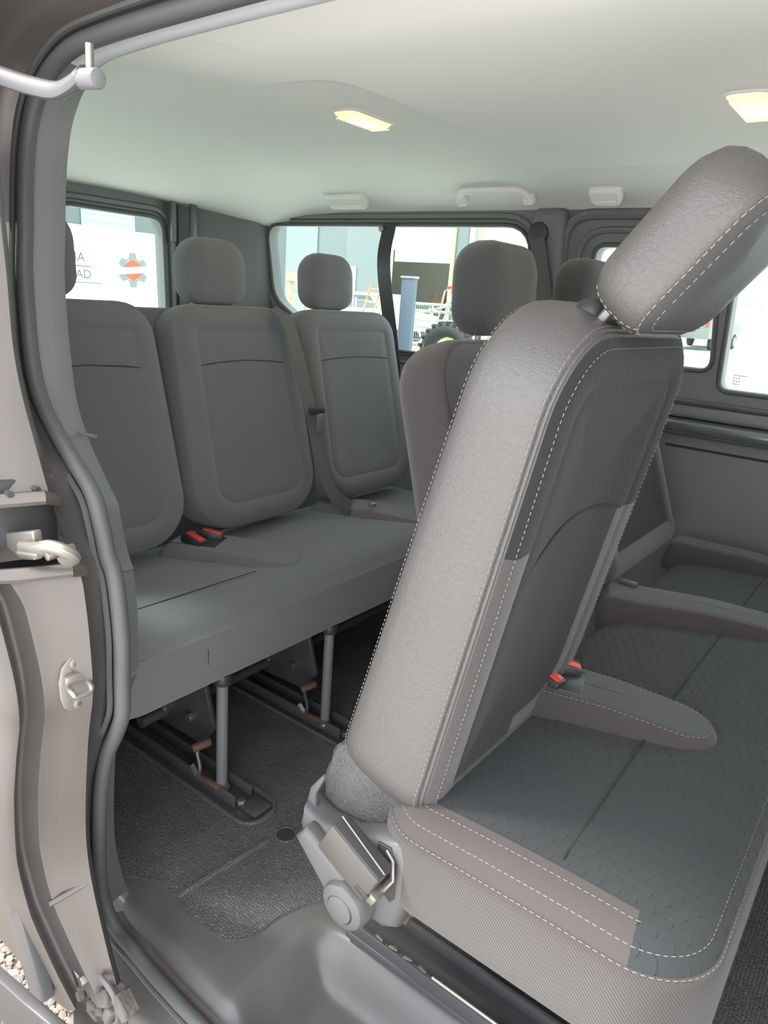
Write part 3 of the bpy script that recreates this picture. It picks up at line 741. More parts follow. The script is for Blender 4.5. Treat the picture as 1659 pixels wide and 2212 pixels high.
def plain_headrest(parent, x, y, z, W=.27, H=.20, T=.105, tilt=0.05, m=FAB, gap=.03):
    Vv = V(-math.sin(tilt), 0, math.cos(tilt))
    h, pd = headrest(parent, (x - T * .5, y, z), Vv, W, H, T, m, m, False, rad=.065)
    for dy in (-.06, .06):
        cylo('post', (x, y + dy, z - gap - .02), (x, y + dy, z + .02), .006, STL, h, 10)
        cylo('post_collar', (x, y + dy, z - gap - .012), (x, y + dy, z - gap + .01), .017, PLK, h, 14, .005)
    return h
plain_headrest(b2, -.73, 1.315, 1.035, .225, .178)
plain_headrest(b2, -.73, 1.77, 1.04, .225, .178)
# buckle pads between the seats
def buckle_pad(parent, ax, ay, bx_, by, z, w0, h, buckle=True, m1=BRN, m2=FAB, bo=.09):
    A = V(ax, ay, z); B = V(bx_, by, z); d = (B - A); L = d.length; d.normalize(); s = UP.cross(d)
    rg = [(.0, -.02), (.0, .0), (.004, h * .4), (.012, h * .8), (.018, h * .94), (.021, h * .965), (.024, h * .985), (.032, h), (w0 * .49, h * 1.02)]
    def wp(u, v, n): t = v / L; return (u * (1 - .18 * t), v, n * (1 - .35 * smooth01(.45, 1, t)))
    pd = Pad(A, -s, d, UP, w0, L, (.02, .02, w0 * .46, w0 * .46), rg, 9, 6, 14, wp)
    p = pd.part('buckle_pad', m1, parent, 0, 5)
    pd.part('pad_top', m2, p, 5, 8, None, False, True)
    stitches('stitching', [q + V(0, 0, .0008) for q in pd.line(4, lambda u, v: v > .06)], THR, p, .0055, .0032, .0006)
    if buckle:
        for k, off in ((0, -.022), (1, .028)):
            c = A + d * (bo + .02 * k) + s * off + UP * (h + .004)
            rot = Matrix((d, s, UP)).transposed() @ Matrix.Rotation(-.35 if k == 0 else .25, 3, 'Z') @ Matrix.Rotation(.25, 3, 'Y')
            b = boxo('buckle', c, (.066, .03, .03), PLK, parent, rot, .004)
            boxo('red_button', c + rot @ V(.004, 0, .012), (.05, .02, .012), RED, b, rot, .003)
        boxo('buckle_tray', A + d * (bo + .005) + UP * (h - .004), (.12, .085, .012), PLK, p, Matrix((d, s, UP)).transposed(), .004)
    return p
buckle_pad(b2, -.50, 1.045, -.135, 1.135, .44, .155, .055)
buckle_pad(b2, -.50, 1.535, -.06, 1.70, .44, .15, .055, False)
boxo('pad_clip', (-.455, 1.59, .503), (.045, .014, .012), PLB, b2, None, .004)
buckle_pad(b2, -.50, 2.06, -.06, 2.09, .44, .12, .06, False, FAB, FAB)
# child seat anchor tags
def anchor_tag(x, y, z, rz):
    t = boxo('anchor_tag', (x, y, z), (.05, .026, .0016), PLK, b2, Matrix.Rotation(rz, 3, 'Z'))
    mt = Matrix.Translation((x, y, z + .0013)) @ Matrix.Rotation(rz, 4, 'Z')
    textmesh('tag_lettering', 'ISOFIX', .008, mt @ Matrix.Translation((-.006, .007, 0)) @ Matrix.Rotation(math.pi, 4, 'Z'), WHT, t)
    q = mt @ Matrix.Translation((.014, -.002, 0))
    tubeo('tag_emblem', [q @ V(.0075 * math.cos(a), .0075 * math.sin(a), 0) for a in [k * math.pi / 10 for k in range(20)]], .0007, WHT, t, 4, closed=True)
    tubeo('tag_emblem', [q @ V(-.003, .003, 0), q @ V(-.003, -.002, 0), q @ V(.003, -.003, 0), q @ V(.004, .002, 0)], .0009, WHT, t, 4)
    mesh('tag_arrow', [mt @ V(-.02, .004, 0), mt @ V(-.014, -.003, 0), mt @ V(-.02, -.006, 0)], [(0, 1, 2)], WHT, t, False)
anchor_tag(-.452, .965, .4505, .25); anchor_tag(-.43, .735, .4515, .3)

# recliner side cover, lever and outer buckle
rcv = polyplate('recliner_cover', [(x, .655, z) for x, z in ((-.602, .335), (-.597, .366), (-.56, .356), (-.51, .364), (-.455, .394), (-.418, .402), (-.400, .384), (-.400, .318), (-.412, .262), (-.435, .248), (-.50, .25), (-.55, .27), (-.585, .295))], (0, 1, 0), .05, PLB, b2, .014, 4)
polyplate('cover_wing', [(x, .672, z) for x, z in ((-.604, .345), (-.596, .390), (-.574, .422), (-.568, .42), (-.584, .385), (-.582, .355))], (0, 1, 0), .01, PLB, rcv, .003)
polyplate('cover_slot', [(x, .6535, z) for x, z in ((-.452, .390), (-.430, .392), (-.416, .374), (-.417, .316), (-.424, .306), (-.454, .322))], (0, 1, 0), .004, PLK, rcv, .001)
lever = polyplate('lever', [(x, .632, z) for x, z in ((-.588, .332), (-.570, .357), (-.557, .353), (-.492, .320), (-.47, .300), (-.508, .262), (-.525, .272))], (0, 1, 0), .03, PLB, b2, .010, 4)
cylo('lever_hub', (-.485, .622, .276), (-.485, .675, .278), .038, PLB, lever, 32, .012)
cylo('hub_disc', (-.485, .6195, .276), (-.485, .626, .276), .0205, PLB, lever, 28, .0012)
tubeo('disc_groove', [(-.485 + .0215 * math.cos(a), .6222, .276 + .0215 * math.sin(a)) for a in [k * math.pi / 16 for k in range(32)]], .0009, SEAM, lever, 5, closed=True)
# buckle box
bkd = V(.075, 0, -.036).normalized()       # long axis
bkU = V(.61, 0, .79)
bq = Matrix((bkd, V(0, -1, 0), bkd.cross(V(0, -1, 0)))).transposed()
bk = boxo('outer_buckle', (-.474, .632, .366), (.094, .032, .056), BUCK, b2, bq, .004)
boxo('buckle_insert', V(-.474, .632, .366) + bq @ V(.0, 0, -.0285), (.090, .030, .006), PLK, bk, bq, .0015)
tubeo('buckle_edge', [V(-.474, .632, .366) + bq @ V(-.046, -.004, -.0322), V(-.474, .632, .366) + bq @ V(.046, .004, -.0322)], .0014, STL, bk, 6)
boxo('buckle_notch', V(-.474, .632, .366) + bq @ V(.038, .0155, .014), (.022, .003, .010), PLK, bk, bq, .001)
tubeo('buckle_stalk', [V(-.440, .640, .330), V(-.428, .642, .338), V(-.418, .646, .356), V(-.424, .652, .378), V(-.436, .654, .386)], .0065, STL, bk, 8, sx=.5)
boxo('stalk_clip', (-.436, .632, .330), (.02, .024, .018), STL, bk, bq, .003)
# bench base under the cushion
boxo('seat_base', (-.27, 1.15, .17), (.36, .30, .24), BLK, b2, None, .01)
boxo('base_foot', (-.47, .79, .17), (.022, .02, .09), RUST, b2, Matrix.Rotation(.25, 3, 'Y'), .006)
boxo('seat_base', (-.27, 1.7, .17), (.36, .5, .24), BLK, b2, None, .01)
reparent(b2, (-.3, 1.35, 0))

# floor rail beside the step
def rail(name, x0, x1, y, label):
    r = tag(empty(name, ((x0 + x1) / 2, y, 0)), label, 'floor rail', 'seat rails on the floor')
    boxo('channel', ((x0 + x1) / 2, y, .014), (x1 - x0, .085, .016), BLK, r, None, .006)
    for s in (-1, 1):
        boxo('rail_wall', ((x0 + x1) / 2, y + s * .034, .028), (x1 - x0 - .02, .010, .03), BLK, r, None, .003)
    return r
nr = rail('seat_rail', -.60, .55, .83, 'long black seat rail with a bright edge beside the entry step')
tubeo('bright_edge', [(-.42, .796, .045), (.5, .796, .045)], .003, SIL, nr, 6)
for i in range(4): boxo('weld', (-.53 + i * .03, .797, .046), (.018, .006, .005), STL, nr, Matrix.Rotation(random.uniform(-.3, .3), 3, 'Z'), .002)
tubeo('rail_slot', [(-.19, .85, .045), (.1, .85, .045)], .005, STL, nr, 6, sx=.4)
reparent(nr, nr.location.copy())

# --- rear bench
b3 = tag(empty('rear_bench', (-1.3, 1.3, 0)), 'charcoal cloth rear bench with three headrests below the rear window', 'bench seat', 'bench seats of the van')
def cw3(u, v, n): return (u, v, n + (.012 * smooth01(-.2, .25, u) + .004 * math.sin(v * 9)) * max(0, n / .15 - .6) / .4)
cr3 = [(.05, -.01), (.012, .002), (.0, .02), (.0, .05), (.002, .085), (.006, .104), (.009, .111), (.011, .1115), (.014, .114), (.03, .128), (.05, .137), (.08, .141), (.12, .141), (.16, .140), (.2, .139), (.24, .139)]
c3 = Pad((-1.275, .585, .305), (1, 0, 0), (0, 1, 0), (0, 0, 1), .50, 1.48, (.03, .11, .11, .03), cr3, 9, 24, 50, cw3)
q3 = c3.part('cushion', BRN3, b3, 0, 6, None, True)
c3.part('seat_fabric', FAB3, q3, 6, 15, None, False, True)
stitches('stitching', [p + V(.001, 0, .0005) for p in c3.line(6, lambda u, v: u > .1)], THR, q3)
stitches('stitching', [p + V(.001, 0, .001) for p in c3.line(9, lambda u, v: u > .1)], THR, q3)
tubeo('side_seam', [(-1.036, .83, .415), (-1.026, .832, .39), (-1.026, .83, .34), (-1.05, .82, .312)], .001, SEAM, q3, 5)
tubeo('cross_seam', [(-1.17, .66, .4565), (-1.165, .9, .4572), (-1.16, 1.08, .4575)], .0012, SEAM, q3, 5)
tl = math.radians(11)
for (yc, W_, sp) in ((.855, .40, .74), (1.31, .42, .74), (1.775, .46, .74)):
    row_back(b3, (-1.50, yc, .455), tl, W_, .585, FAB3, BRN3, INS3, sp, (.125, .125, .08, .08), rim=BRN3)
for (yc, hh) in ((.788, .185), (1.275, .165), (1.725, .165)):
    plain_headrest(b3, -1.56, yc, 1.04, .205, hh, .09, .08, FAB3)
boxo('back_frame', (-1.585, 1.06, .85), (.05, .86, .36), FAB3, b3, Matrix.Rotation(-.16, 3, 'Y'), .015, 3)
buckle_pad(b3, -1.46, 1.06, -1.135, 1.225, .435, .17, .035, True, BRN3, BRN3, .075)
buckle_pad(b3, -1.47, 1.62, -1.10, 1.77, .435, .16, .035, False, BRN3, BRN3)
for (y_) in (.888, 1.23):
    g = tubeo('leg', [(-1.05, y_, .305), (-1.05, y_, .012)], .0125, PLA, b3, 14)
    cylo('leg_collar', (-1.05, y_, .285), (-1.05, y_, .31), .02, PLK, g, 14, .003)
    cylo('leg_foot', (-1.05, y_, .014), (-1.05, y_, .03), .019, STL, g, 10, .004)
    pl = polyplate('side_frame', [(-1.42, y_ + .035, .05), (-1.16, y_ + .035, .06), (-1.12, y_ + .035, .12), (-1.18, y_ + .035, .31), (-1.42, y_ + .035, .31)], (0, 1, 0), .012, BLK, b3, .003)
    for (x_, z_) in ((-1.2, .12), (-1.22, .2), (-1.3, .1)): cylo('bolt', (x_, y_ + .022, z_), (x_, y_ + .036, z_), .011, STL, pl, 8, .003)
tubeo('cross_tube', [(-1.30, .85, .09), (-1.30, 1.95, .09)], .014, BLK, b3, 10)
boxo('under_pan', (-1.32, 1.3, .33), (.36, 1.25, .05), BLK, b3, None, .01)
boxo('rear_skirt', (-1.47, 1.3, .19), (.02, 1.3, .3), BLK, b3, None, .004)
boxo('release_tab', (-1.10, .955, .298), (.03, .016, .012), ORNG, b3, Matrix.Rotation(.5, 3, 'Z'), .003)
boxo('release_strap', (-1.10, .985, .312), (.05, .016, .006), GREENP, b3, Matrix.Rotation(.3, 3, 'Z'), .002)
boxo('release_strap', (-1.10, 1.33, .305), (.03, .03, .006), GREENP, b3, Matrix.Rotation(.3, 3, 'Z'), .002)
reparent(b3, (-1.3, 1.3, 0))
# anchor rails of the rear bench
for k, y_ in enumerate((.898, 1.245)):
    r = tag(empty('anchor_rail', (-1.2, y_, 0)), ['black anchor rail with a rusty catch under the rear bench near the door', 'black anchor rail under the middle of the rear bench'][k], 'floor rail', 'rear bench anchor rails')
    out = rrect([(-1.55, y_ - .048, .01), (-.918, y_ - .048, .045), (-.918, y_ + .048, .045), (-1.55, y_ + .048, .01)], n=6)
    tubeo('rim', [V(p.x, p.y, .008) for p in out], .006, MATF, r, 6, closed=True)
    bm = bmesh.new(); bm.faces.new([bm.verts.new((p.x, p.y, .0065)) for p in out]); bmobj('tray', bm, BLK, r, False)
    for s in (-1, 1): boxo('rail_wall', (-1.26, y_ + s * .024, .022), (.54, .008, .03), BLK, r, None, .003)
    tubeo('catch', catmull([(-1.13, y_ - .03, .05), (-1.105, y_ - .032, .035), (-1.10, y_ - .03, .06), (-1.115, y_ - .025, .085), (-1.12, y_ - .02, .10)], 5), .008, STL, r, 8, sx=.6)
    cylo('catch_bolt', (-1.115, y_ - .04, .105), (-1.10, y_ + .0, .112), .010, RUST, r, 10, .003)
    boxo('rust_patch', (-1.075, y_ - .026, .032), (.07, .012, .012), RUST, r, Matrix.Rotation(.1, 3, 'Z'), .003)
    cylo('nut', (-.985, y_ - .01, .012), (-.985, y_ - .01, .024), .011, STL, r, 6, .002)
    boxo('latch_plate', (-.955, y_ + .005, .013), (.05, .05, .01), BLK, r, None, .004)
    reparent(r, (-1.2, y_, 0))

# --- seat belts
def strap(name, pts, w, m, parent=None, wd=V(0, 1, 0)):
    P = catmull(pts, 6); L = []
    for i, p in enumerate(P):
        t = (P[min(i + 1, len(P) - 1)] - P[max(i - 1, 0)]).normalized(); s = (wd - wd.dot(t) * t).normalized(); L.append((p - s * w / 2, p + s * w / 2, t.cross(s)))
    vs_ = []; fs = []
    for a, b, n in L: vs_ += [a + n * .0008, b + n * .0008, b - n * .0008, a - n * .0008]
    for i in range(len(L) - 1):
        for k in range(4): fs.append((4 * i + k, 4 * i + (k + 1) % 4, 4 * i + 4 + (k + 1) % 4, 4 * i + 4 + k))
    fs.append((0, 1, 2, 3)); fs.append(tuple(4 * (len(L) - 1) + k for k in (3, 2, 1, 0)))
    return mesh(name, vs_, fs, m, parent, False)
sb = tag(empty('seat_belt', (-1.36, 1.5, .5)), 'grey seat belt with a metal tongue hanging over the rear bench backrest', 'seat belt', 'seat belts')
strap('webbing', [(-1.485, 1.425, 1.045), (-1.44, 1.445, 1.0), (-1.385, 1.475, .80), (-1.345, 1.50, .62), (-1.32, 1.53, .53), (-1.31, 1.60, .475)], .047, WEB, sb)
tg = boxo('tongue', (-1.36, 1.485, .775), (.012, .062, .022), PLK, sb, None, .005)
boxo('tongue_blade', (-1.352, 1.492, .74), (.003, .024, .055), SIL, tg, None, .001)
boxo('stop_button', (-1.27, 1.655, .487), (.02, .02, .012), SIL, sb, None, .004)
reparent(sb, (-1.36, 1.5, .5))
sb2 = tag(empty('seat_belt', (-1.64, 2.12, 1.33)), 'black seat belt hanging across the rear quarter window', 'seat belt', 'seat belts')
strap('webbing', [(-1.645, wy(1.335) - .02, 1.345), (-1.635, 2.10, 1.2), (-1.60, 2.13, .95), (-1.585, 2.15, .8), (-1.57, 2.16, .6)], .058, PLK, sb2, V(1, 0, 0))
cylo('anchor_bolt', (-1.675, wy(1.33) - .035, 1.325), (-1.675, wy(1.33), 1.325), .012, STL, sb2, 12, .004)
reparent(sb2, (-1.64, 2.12, 1.33))
sb3 = tag(empty('seat_belt', (-1.0, 2.1, 1.3)), 'black seat belt running down the pillar behind the far headrest', 'seat belt', 'seat belts')
strap('webbing', [(-1.055, wy(1.3) - .055, 1.30), (-1.00, 2.11, 1.1), (-.95, 2.12, .9)], .048, WEB, sb3, V(1, 0, 0))
reparent(sb3, (-1.0, 2.1, 1.3))

# --- ceiling lamps
def lamp(x, y, label):
    z = ceil_z(x, y)
    l = tag(empty('ceiling_lamp', (x, y, z)), label, 'lamp', 'ceiling lamps')
    pd = Pad((x, y - .085, z + .012), (1, 0, 0), (0, 1, 0), (0, 0, -1), .085, .17, (.03,) * 4, [(.0, 0), (.0, .008), (.006, .014), (.010, .015)], 6, 6, 10)
    pd.part('bezel', CEILP, l, 0, 3)
    pl = Pad((x, y - .075, z + .014), (1, 0, 0), (0, 1, 0), (0, 0, -1), .067, .15, (.024,) * 4, [(.0, .004), (.0, .016), (.006, .022), (.02, .025), (.032, .026)], 6, 6, 10)
    ln = pl.part('lens', LENS, l, 0, 4, None, False, True)
    boxo('bulb_window', (x, y, z - .0115), (.035, .055, .004), BULB, ln, None, .0015)
    for i in range(12): boxo('lens_rib', (x, y - .062 + i * .0113, z - .0125), (.05, .0018, .002), LENS, ln)
    reparent(l, (x, y, z))
    ld = bpy.data.lights.new('lamp_glow', 'AREA'); ld.shape = 'RECTANGLE'; ld.size = .05; ld.size_y = .12; ld.energy = .2; ld.color = (1, .7, .38)
    lo_ = bpy.data.objects.new('lamp_glow', ld); lo_.parent = l; COL.objects.link(lo_); lo_.location = (0, 0, -.03)
lamp(-1.14, 1.355, 'lit warm ceiling lamp above the rear bench')
lamp(-.335, 1.385, 'lit warm ceiling lamp in the raised panel above the second row')
# --- grab handles and hooks on the headliner edge
def handle(x0, x1, label, nm, full=True):
    xm = (x0 + x1) / 2; zc = ceil_z(xm, 2.03)
    h = tag(empty(nm, (xm, 2.03, zc)), label, 'handle' if full else 'coat hook', 'fittings on the far headliner edge')
    if full:
        tubeo('grip', catmull([(x0, 2.06, zc - .022), (x0 + .012, 2.03, zc + .006 - .012), (x0 + .05, 2.005, zc - .004), (x1 - .05, 2.005, zc - .004), (x1 - .012, 2.03, zc - .006), (x1, 2.06, zc - .022)], 6), .011, CEILP, h, 10)
        for x in (x0, x1): boxo('handle_mount', (x, 2.062, zc - .02), (.035, .03, .035), CEILP, h, Matrix.Rotation(.6, 3, 'X'), .010, 3)
    else:
        pd = Pad((xm, 2.07, zc - .038), (-1, 0, 0), (0, -.75, .66), (0, -.66, -.75), x1 - x0, .055, (.022, .022, .008, .008), [(.0, -.01), (.0, .006), (.004, .012), (.010, .013), (.02, .012)], 5, 6, 4)
        pd.part('hook_cover', CEILP, h, 0, 4, None, False, True)
        tubeo('hook_lip', [(x0 + .012, 2.05, zc - .034), (x1 - .012, 2.05, zc - .034)], .004, CEILP, h, 8)
    reparent(h, (xm, 2.03, zc))
handle(-1.31, -1.075, 'cream grab handle above the rear quarter window', 'grab_handle')
handle(-.88, -.79, 'cream coat hook cover ahead of the grab handle', 'coat_hook', False)
handle(-1.86, -1.69, 'cream coat hook cover near the rear corner of the headliner', 'coat_hook', False)

# ================================================================== OUTSIDE
def gz(x, y):
    return -.55 + .0195 * max(0, y - 4) * smooth01(-14, -9.5, x)
xs = [-60 + i * 2.5 for i in range(50)]; ys = [-40 + 2.5 * j for j in range(50)]; ny = len(ys)
vs_ = [(x, y, gz(x, y)) for x in xs for y in ys]
fs = [(i * ny + j, (i + 1) * ny + j, (i + 1) * ny + j + 1, i * ny + j + 1) for i in range(len(xs) - 1) for j in range(ny - 1)]
tag(mesh('ground', vs_, fs, CONC), 'pale concrete yard around the van', 'ground', kind='structure')
gb = tag(empty('gravel_patch', (-1.5, .3, -.545)), 'tan gravel strip on the ground beside the open door', 'gravel', kind='stuff')
boxo('gravel_bed', (-1.5, .2, -.548), (3.2, 1.6, .02), GRAV, gb)
for mi, m_ in enumerate(STONES):
    bm = bmesh.new()
    for i in range(900):
        x = random.uniform(-2.1, -.95); y = random.uniform(.25, .85); s = random.uniform(.006, .013)
        r_ = bmesh.ops.create_icosphere(bm, subdivisions=1, radius=s)
        bmesh.ops.transform(bm, matrix=Matrix.Translation((x, y, -.536)) @ Matrix.Rotation(random.uniform(0, 6), 4, 'Z') @ Matrix.Diagonal((1.3, .9, .7, 1)), verts=r_['verts'])
    o = bmobj('gravel_stones', bm, m_, gb, fix=False); o['kind'] = 'stuff'
reparent(gb, (-1.5, .3, -.545))

# sign board behind the van
SX = -7.0
sg = tag(empty('sign_board', (SX, 4.5, -.55)), 'white sign board with a grey and red gear emblem behind the van', 'sign')
boxo('board', (SX - .02, 3.55, .35), (.04, 3.2, 2.4), SIGNW, sg)
for y_ in (2.2, 4.9): boxo('post', (SX - .05, y_, .45 - .3), (.05, .06, 1.4), GALV, sg)
def signm(y, z): return Matrix.Translation((SX + .004, y, z)) @ Matrix(((0, 0, 1, 0), (1, 0, 0, 0), (0, 1, 0, 0), (0, 0, 0, 1)))
gy, gzc = 4.668, 1.163
for k in range(6):
    a = math.pi / 2 + k * math.pi / 3
    m4 = signm(gy, gzc) @ Matrix.Rotation(a - math.pi / 2, 4, 'Z')
    mesh('gear_tooth', [m4 @ V(-.05, .10, 0), m4 @ V(.05, .10, 0), m4 @ V(.038, .175, 0), m4 @ V(-.038, .175, 0)], [(0, 1, 2, 3)], DKG, sg, False)
gm = signm(gy, gzc)
mesh('gear_ring', [gm @ V(r * math.cos(a), r * math.sin(a), .001) for r in (.105, .125) for a in [k * math.pi / 24 for k in range(48)]], [(k, (k + 1) % 48, 48 + (k + 1) % 48, 48 + k) for k in range(48)], DKG, sg, False)
mesh('gear_disc', [gm @ V(.10 * math.cos(a), .10 * math.sin(a), .002) for a in [k * math.pi / 24 for k in range(48)]], [tuple(range(48))], SRED, sg, False)
mesh('gear_banner', [gm @ V(*p) for p in ((-.20, -.055, .004), (.20, -.01, .004), (.20, .055, .004), (-.20, .012, .004))], [(0, 1, 2, 3)], SIGNW, sg, False)
mesh('banner_word', [gm @ V(*p) for p in ((-.075, -.022, .006), (.075, -.006, .006), (.075, .03, .006), (-.075, .012, .006))], [(0, 1, 2, 3)], mat('sign_pale_green', (.62, .74, .68), .7), sg, False)
SGT = mat('sign_text_grey', (.08, .10, .095), .7)
textmesh('sign_lettering', 'CIA', .13, signm(4.02, 1.245), SGT, sg)
textmesh('sign_lettering', 'UAD', .12, signm(4.06, 1.085), SGT, sg)
boxo('sign_rule', (SX + .004, 4.02, 1.165), (.002, .34, .012), SRED, sg)
boxo('sign_rule', (SX + .004, 4.08, 1.008), (.002, .42, .014), DKG, sg)
boxo('sign_seam', (SX + .003, 4.27, .6), (.002, .008, .8), GALV, sg)
reparent(sg, (SX, 4.5, -.55))
# grey building behind the sign with painted wall lettering
rb = tag(empty('grey_building', (-9.2, 5, -.55)), 'grey clad building with rows of white wall lettering behind the sign', 'building')
boxo('facade', (-9.25, 4.5, 2.2), (.3, 9, 5.5), FACG, rb)
boxo('lettering_panel', (-9.09, 5.72, 1.80), (.01, .78, .26), mat('panel_grey_green', (.34, .37, .35), .8), rb)
random.seed(3)
for (y0, y1, z, h) in ((5.36, 6.06, 1.885, .075), (5.42, 6.03, 1.785, .05), (5.50, 5.85, 1.69, .045)):
    y = y0
    while y < y1:
        wd = random.uniform(.018, .04); boxo('wall_letter', (-9.08, y + wd / 2, z), (.006, wd, h * random.uniform(.8, 1)), WHT, rb); y += wd + random.uniform(.006, .014)
reparent(rb, (-9.2, 5, -.55))

# workshop across the yard
wk = tag(empty('workshop_building', (-20, 26, -.5)), 'grey clad workshop with a half open pale roller shutter', 'building')
def face(name, x0, x1, z0, z1, m, y=26.0, d=.1, par=None): return boxo(name, ((x0 + x1) / 2, y + d / 2, (z0 + z1) / 2), (x1 - x0, d, z1 - z0), m, par or wk)
face('facade', -45, -19.9, -1, 9, FACG); face('facade', -16.6, -16.05, -1, 9, FACG); face('facade', -19.9, -16.6, 4.0, 9, FACG)
face('facade_panel', -27.5, -24.2, -1, 8.9, mat('pale_cladding', (.185, .205, .215), .7), 25.95, .05); face('facade_panel', -22.4, -19.9, -1, 8.9, mat('blue_grey_cladding', (.15, .168, .18), .7), 25.95, .05)
face('shutter', -19.75, -16.75, 2.55, 3.95, FACL, 26.1)
for i in range(6): face('shutter_slat', -19.75, -16.75, 2.6 + i * .23, 2.606 + i * .23, FACL, 26.085, .03)
face('opening', -25.5, -16.2, -1, 3.2, FACD, 28.5)
face('door_jamb', -16.78, -16.6, -1, 4.0, WOOD, 25.95); face('door_jamb', -19.95, -19.78, -1, 4.0, FACL, 25.95)
face('stored_crate', -18.6, -17.9, -.5, 1.3, RUST, 27.5, .6); face('stored_crate', -17.7, -17.2, -.5, 1.0, DKG, 27.3, .6)
wf = face('window_frame', -22.9, -21.75, .2, 2.25, CARW, 25.9); face('window_pane', -22.75, -21.95, .3, 2.0, CARG, 25.86, .05, wf)
face('cream_wall', -16.05, -9, -1, 9, FACR, 26.5)
reparent(wk, (-20, 26, -.5))
# white building ahead, seen through the big window
wb = tag(empty('white_building', (-4, 42, 0)), 'white rendered building with small doors beyond the parked cars', 'building')
face('facade', -18, 14, -1, 7, FACW, 42, .2, wb)
for (x0, x1, z0, z1) in ((-9.2, -8.5, 2.0, 2.7), (-7.9, -7.3, 1.9, 2.6), (-8.5, -8.0, .2, 1.9), (-7.2, -6.8, .2, 1.8)): 
    f_ = face('opening_frame', x0 - .06, x1 + .06, z0 - .06, z1 + .06, FACL, 41.95, .06, wb); face('opening_pane', x0, x1, z0, z1, FACL, 41.92, .05, f_)
reparent(wb, (-4, 42, 0))
# vehicles
def vehicle(name, label, O, ang, L, W_, Hh, prof, paint, wheels, cabw):
    """prof: side profile (l,z); ang: heading of the nose"""
    root = tag(empty(name, O), label, 'vehicle', 'parked vehicles')
    d = V(math.cos(ang), math.sin(ang), 0); s = V(-d.y, d.x, 0); O = Vector(O)
    P = lambda l, w_, z: O + d * l + s * w_ + UP * z
    body = polyplate('body', [P(l, -W_ / 2, z) for l, z in prof], s, W_, paint, root, .06, 3)
    for sd_ in (-1, 1):
        for k, wn in enumerate(cabw):
            polyplate('side_window', [P(l, sd_ * (W_ / 2 + .003), z) for l, z in wn], s * sd_, .008, CARG, root)
        for l in wheels:
            t = tubeo('wheel', [P(l, sd_ * (W_ / 2 - .14), .33), P(l, sd_ * (W_ / 2 - .02), .33), P(l, sd_ * (W_ / 2 + .015), .33)], [.33, .33, .29], TYRE, root, 22)
            cylo('rim', P(l, sd_ * (W_ / 2 + .01), .33), P(l, sd_ * (W_ / 2 + .03), .33), .2, CARS, t, 16, .01)
    return root, P, s, d
pk, P, s, d = vehicle('pickup', 'white double cab pickup parked behind the wire fence', (-17.25, 21.5, -.47), 0.0, 5, 1.75, 1.65, [(-2.5, .45), (-2.5, 1.0), (-.9, 1.05), (-.75, 1.62), (.75, 1.64), (1.35, 1.12), (2.5, .98), (2.55, .45)], CARW, (-1.6, 1.6), [[(-.1, 1.08), (-.08, 1.52), (.66, 1.54), (1.08, 1.12)], [(-.72, 1.08), (-.62, 1.52), (-.16, 1.52), (-.16, 1.08)]])
boxo('tail_light', P(-2.48, -.86, .9), (.06, .06, .2), RED, pk); reparent(pk, pk.location.copy())
sv, P, s, d = vehicle('suv', 'silver four wheel drive car parked in front of the white building', (-7.9, 31.4, -.02), 1.53, 4.4, 1.8, 1.75, [(-2.2, .4), (-2.25, 1.0), (-2.05, 1.68), (-1.8, 1.75), (.2, 1.75), (.95, 1.15), (2.1, 1.0), (2.2, .4)], CARS, (-1.4, 1.4), [[(-1.9, 1.1), (-1.8, 1.6), (-.9, 1.62), (-.9, 1.1)], [(-.8, 1.1), (-.8, 1.62), (.15, 1.62), (.65, 1.12)]])
for w_ in (-.8, .8): boxo('tail_light', P(-2.22, w_, 1.0), (.12, .12, .3), RED, sv)
boxo('rear_glass', P(-2.18, 0, 1.35), (.12, 1.3, .45), CARG, sv, Matrix.Rotation(1.53, 3, 'Z')); reparent(sv, sv.location.copy())
# things standing in the yard
ty = tag(empty('tractor_tyre', (-6.5, 10, -.4)), 'big black tractor tyre standing in the dry grass', 'tyre')
tubeo('tyre', [(-6.42 + .42 * math.cos(a), 10.1, .22 + .42 * math.sin(a)) for a in [k * math.pi / 16 for k in range(32)]], .12, TYRE, ty, 12, closed=True)
for k in range(24):
    a = k * math.pi / 12; boxo('tread_lug', (-6.42 + .53 * math.cos(a), 10.1, .22 + .53 * math.sin(a)), (.05, .2, .05), TYRE, ty, Matrix.Rotation(-a, 3, 'Y'))
reparent(ty, (-6.5, 10, -.4))
def tuft(name, label, cat, c, n, h, m, spread):
    bm = bmesh.new()
    for i in range(n):
        a = random.uniform(0, 6.28); r_ = spread * math.sqrt(random.random()); p = V(c[0] + r_ * math.cos(a), c[1] + r_ * math.sin(a), c[2]); q = p + V(random.uniform(-.1, .1), random.uniform(-.1, .1), h * random.uniform(.6, 1.1)); s_ = V(.012, .004, 0)
        f = [bm.verts.new(p - s_), bm.verts.new(p + s_), bm.verts.new(q)]; bm.faces.new(f)
    return tag(bmobj(name, bm, m, None, False), label, cat, kind='stuff')
tuft('grass_clump', 'dry yellow green grass growing along the yard edge', 'grass', (-6.95, 9.45, -.55), 900, .95, GRASS, .40)
bm = bmesh.new()
for i in range(70):
    r_ = bmesh.ops.create_icosphere(bm, subdivisions=1, radius=random.uniform(.012, .026)); bmesh.ops.translate(bm, vec=(-6.12 + random.gauss(0, .06), 9.75 + random.gauss(0, .05), .36 + random.gauss(0, .10)), verts=r_['verts'])
for i in range(10): add_tube(bm, [(-6.12 + random.gauss(0, .02), 9.75, -.55), (-6.12 + random.gauss(0, .05), 9.75, .36)], .005, 4)
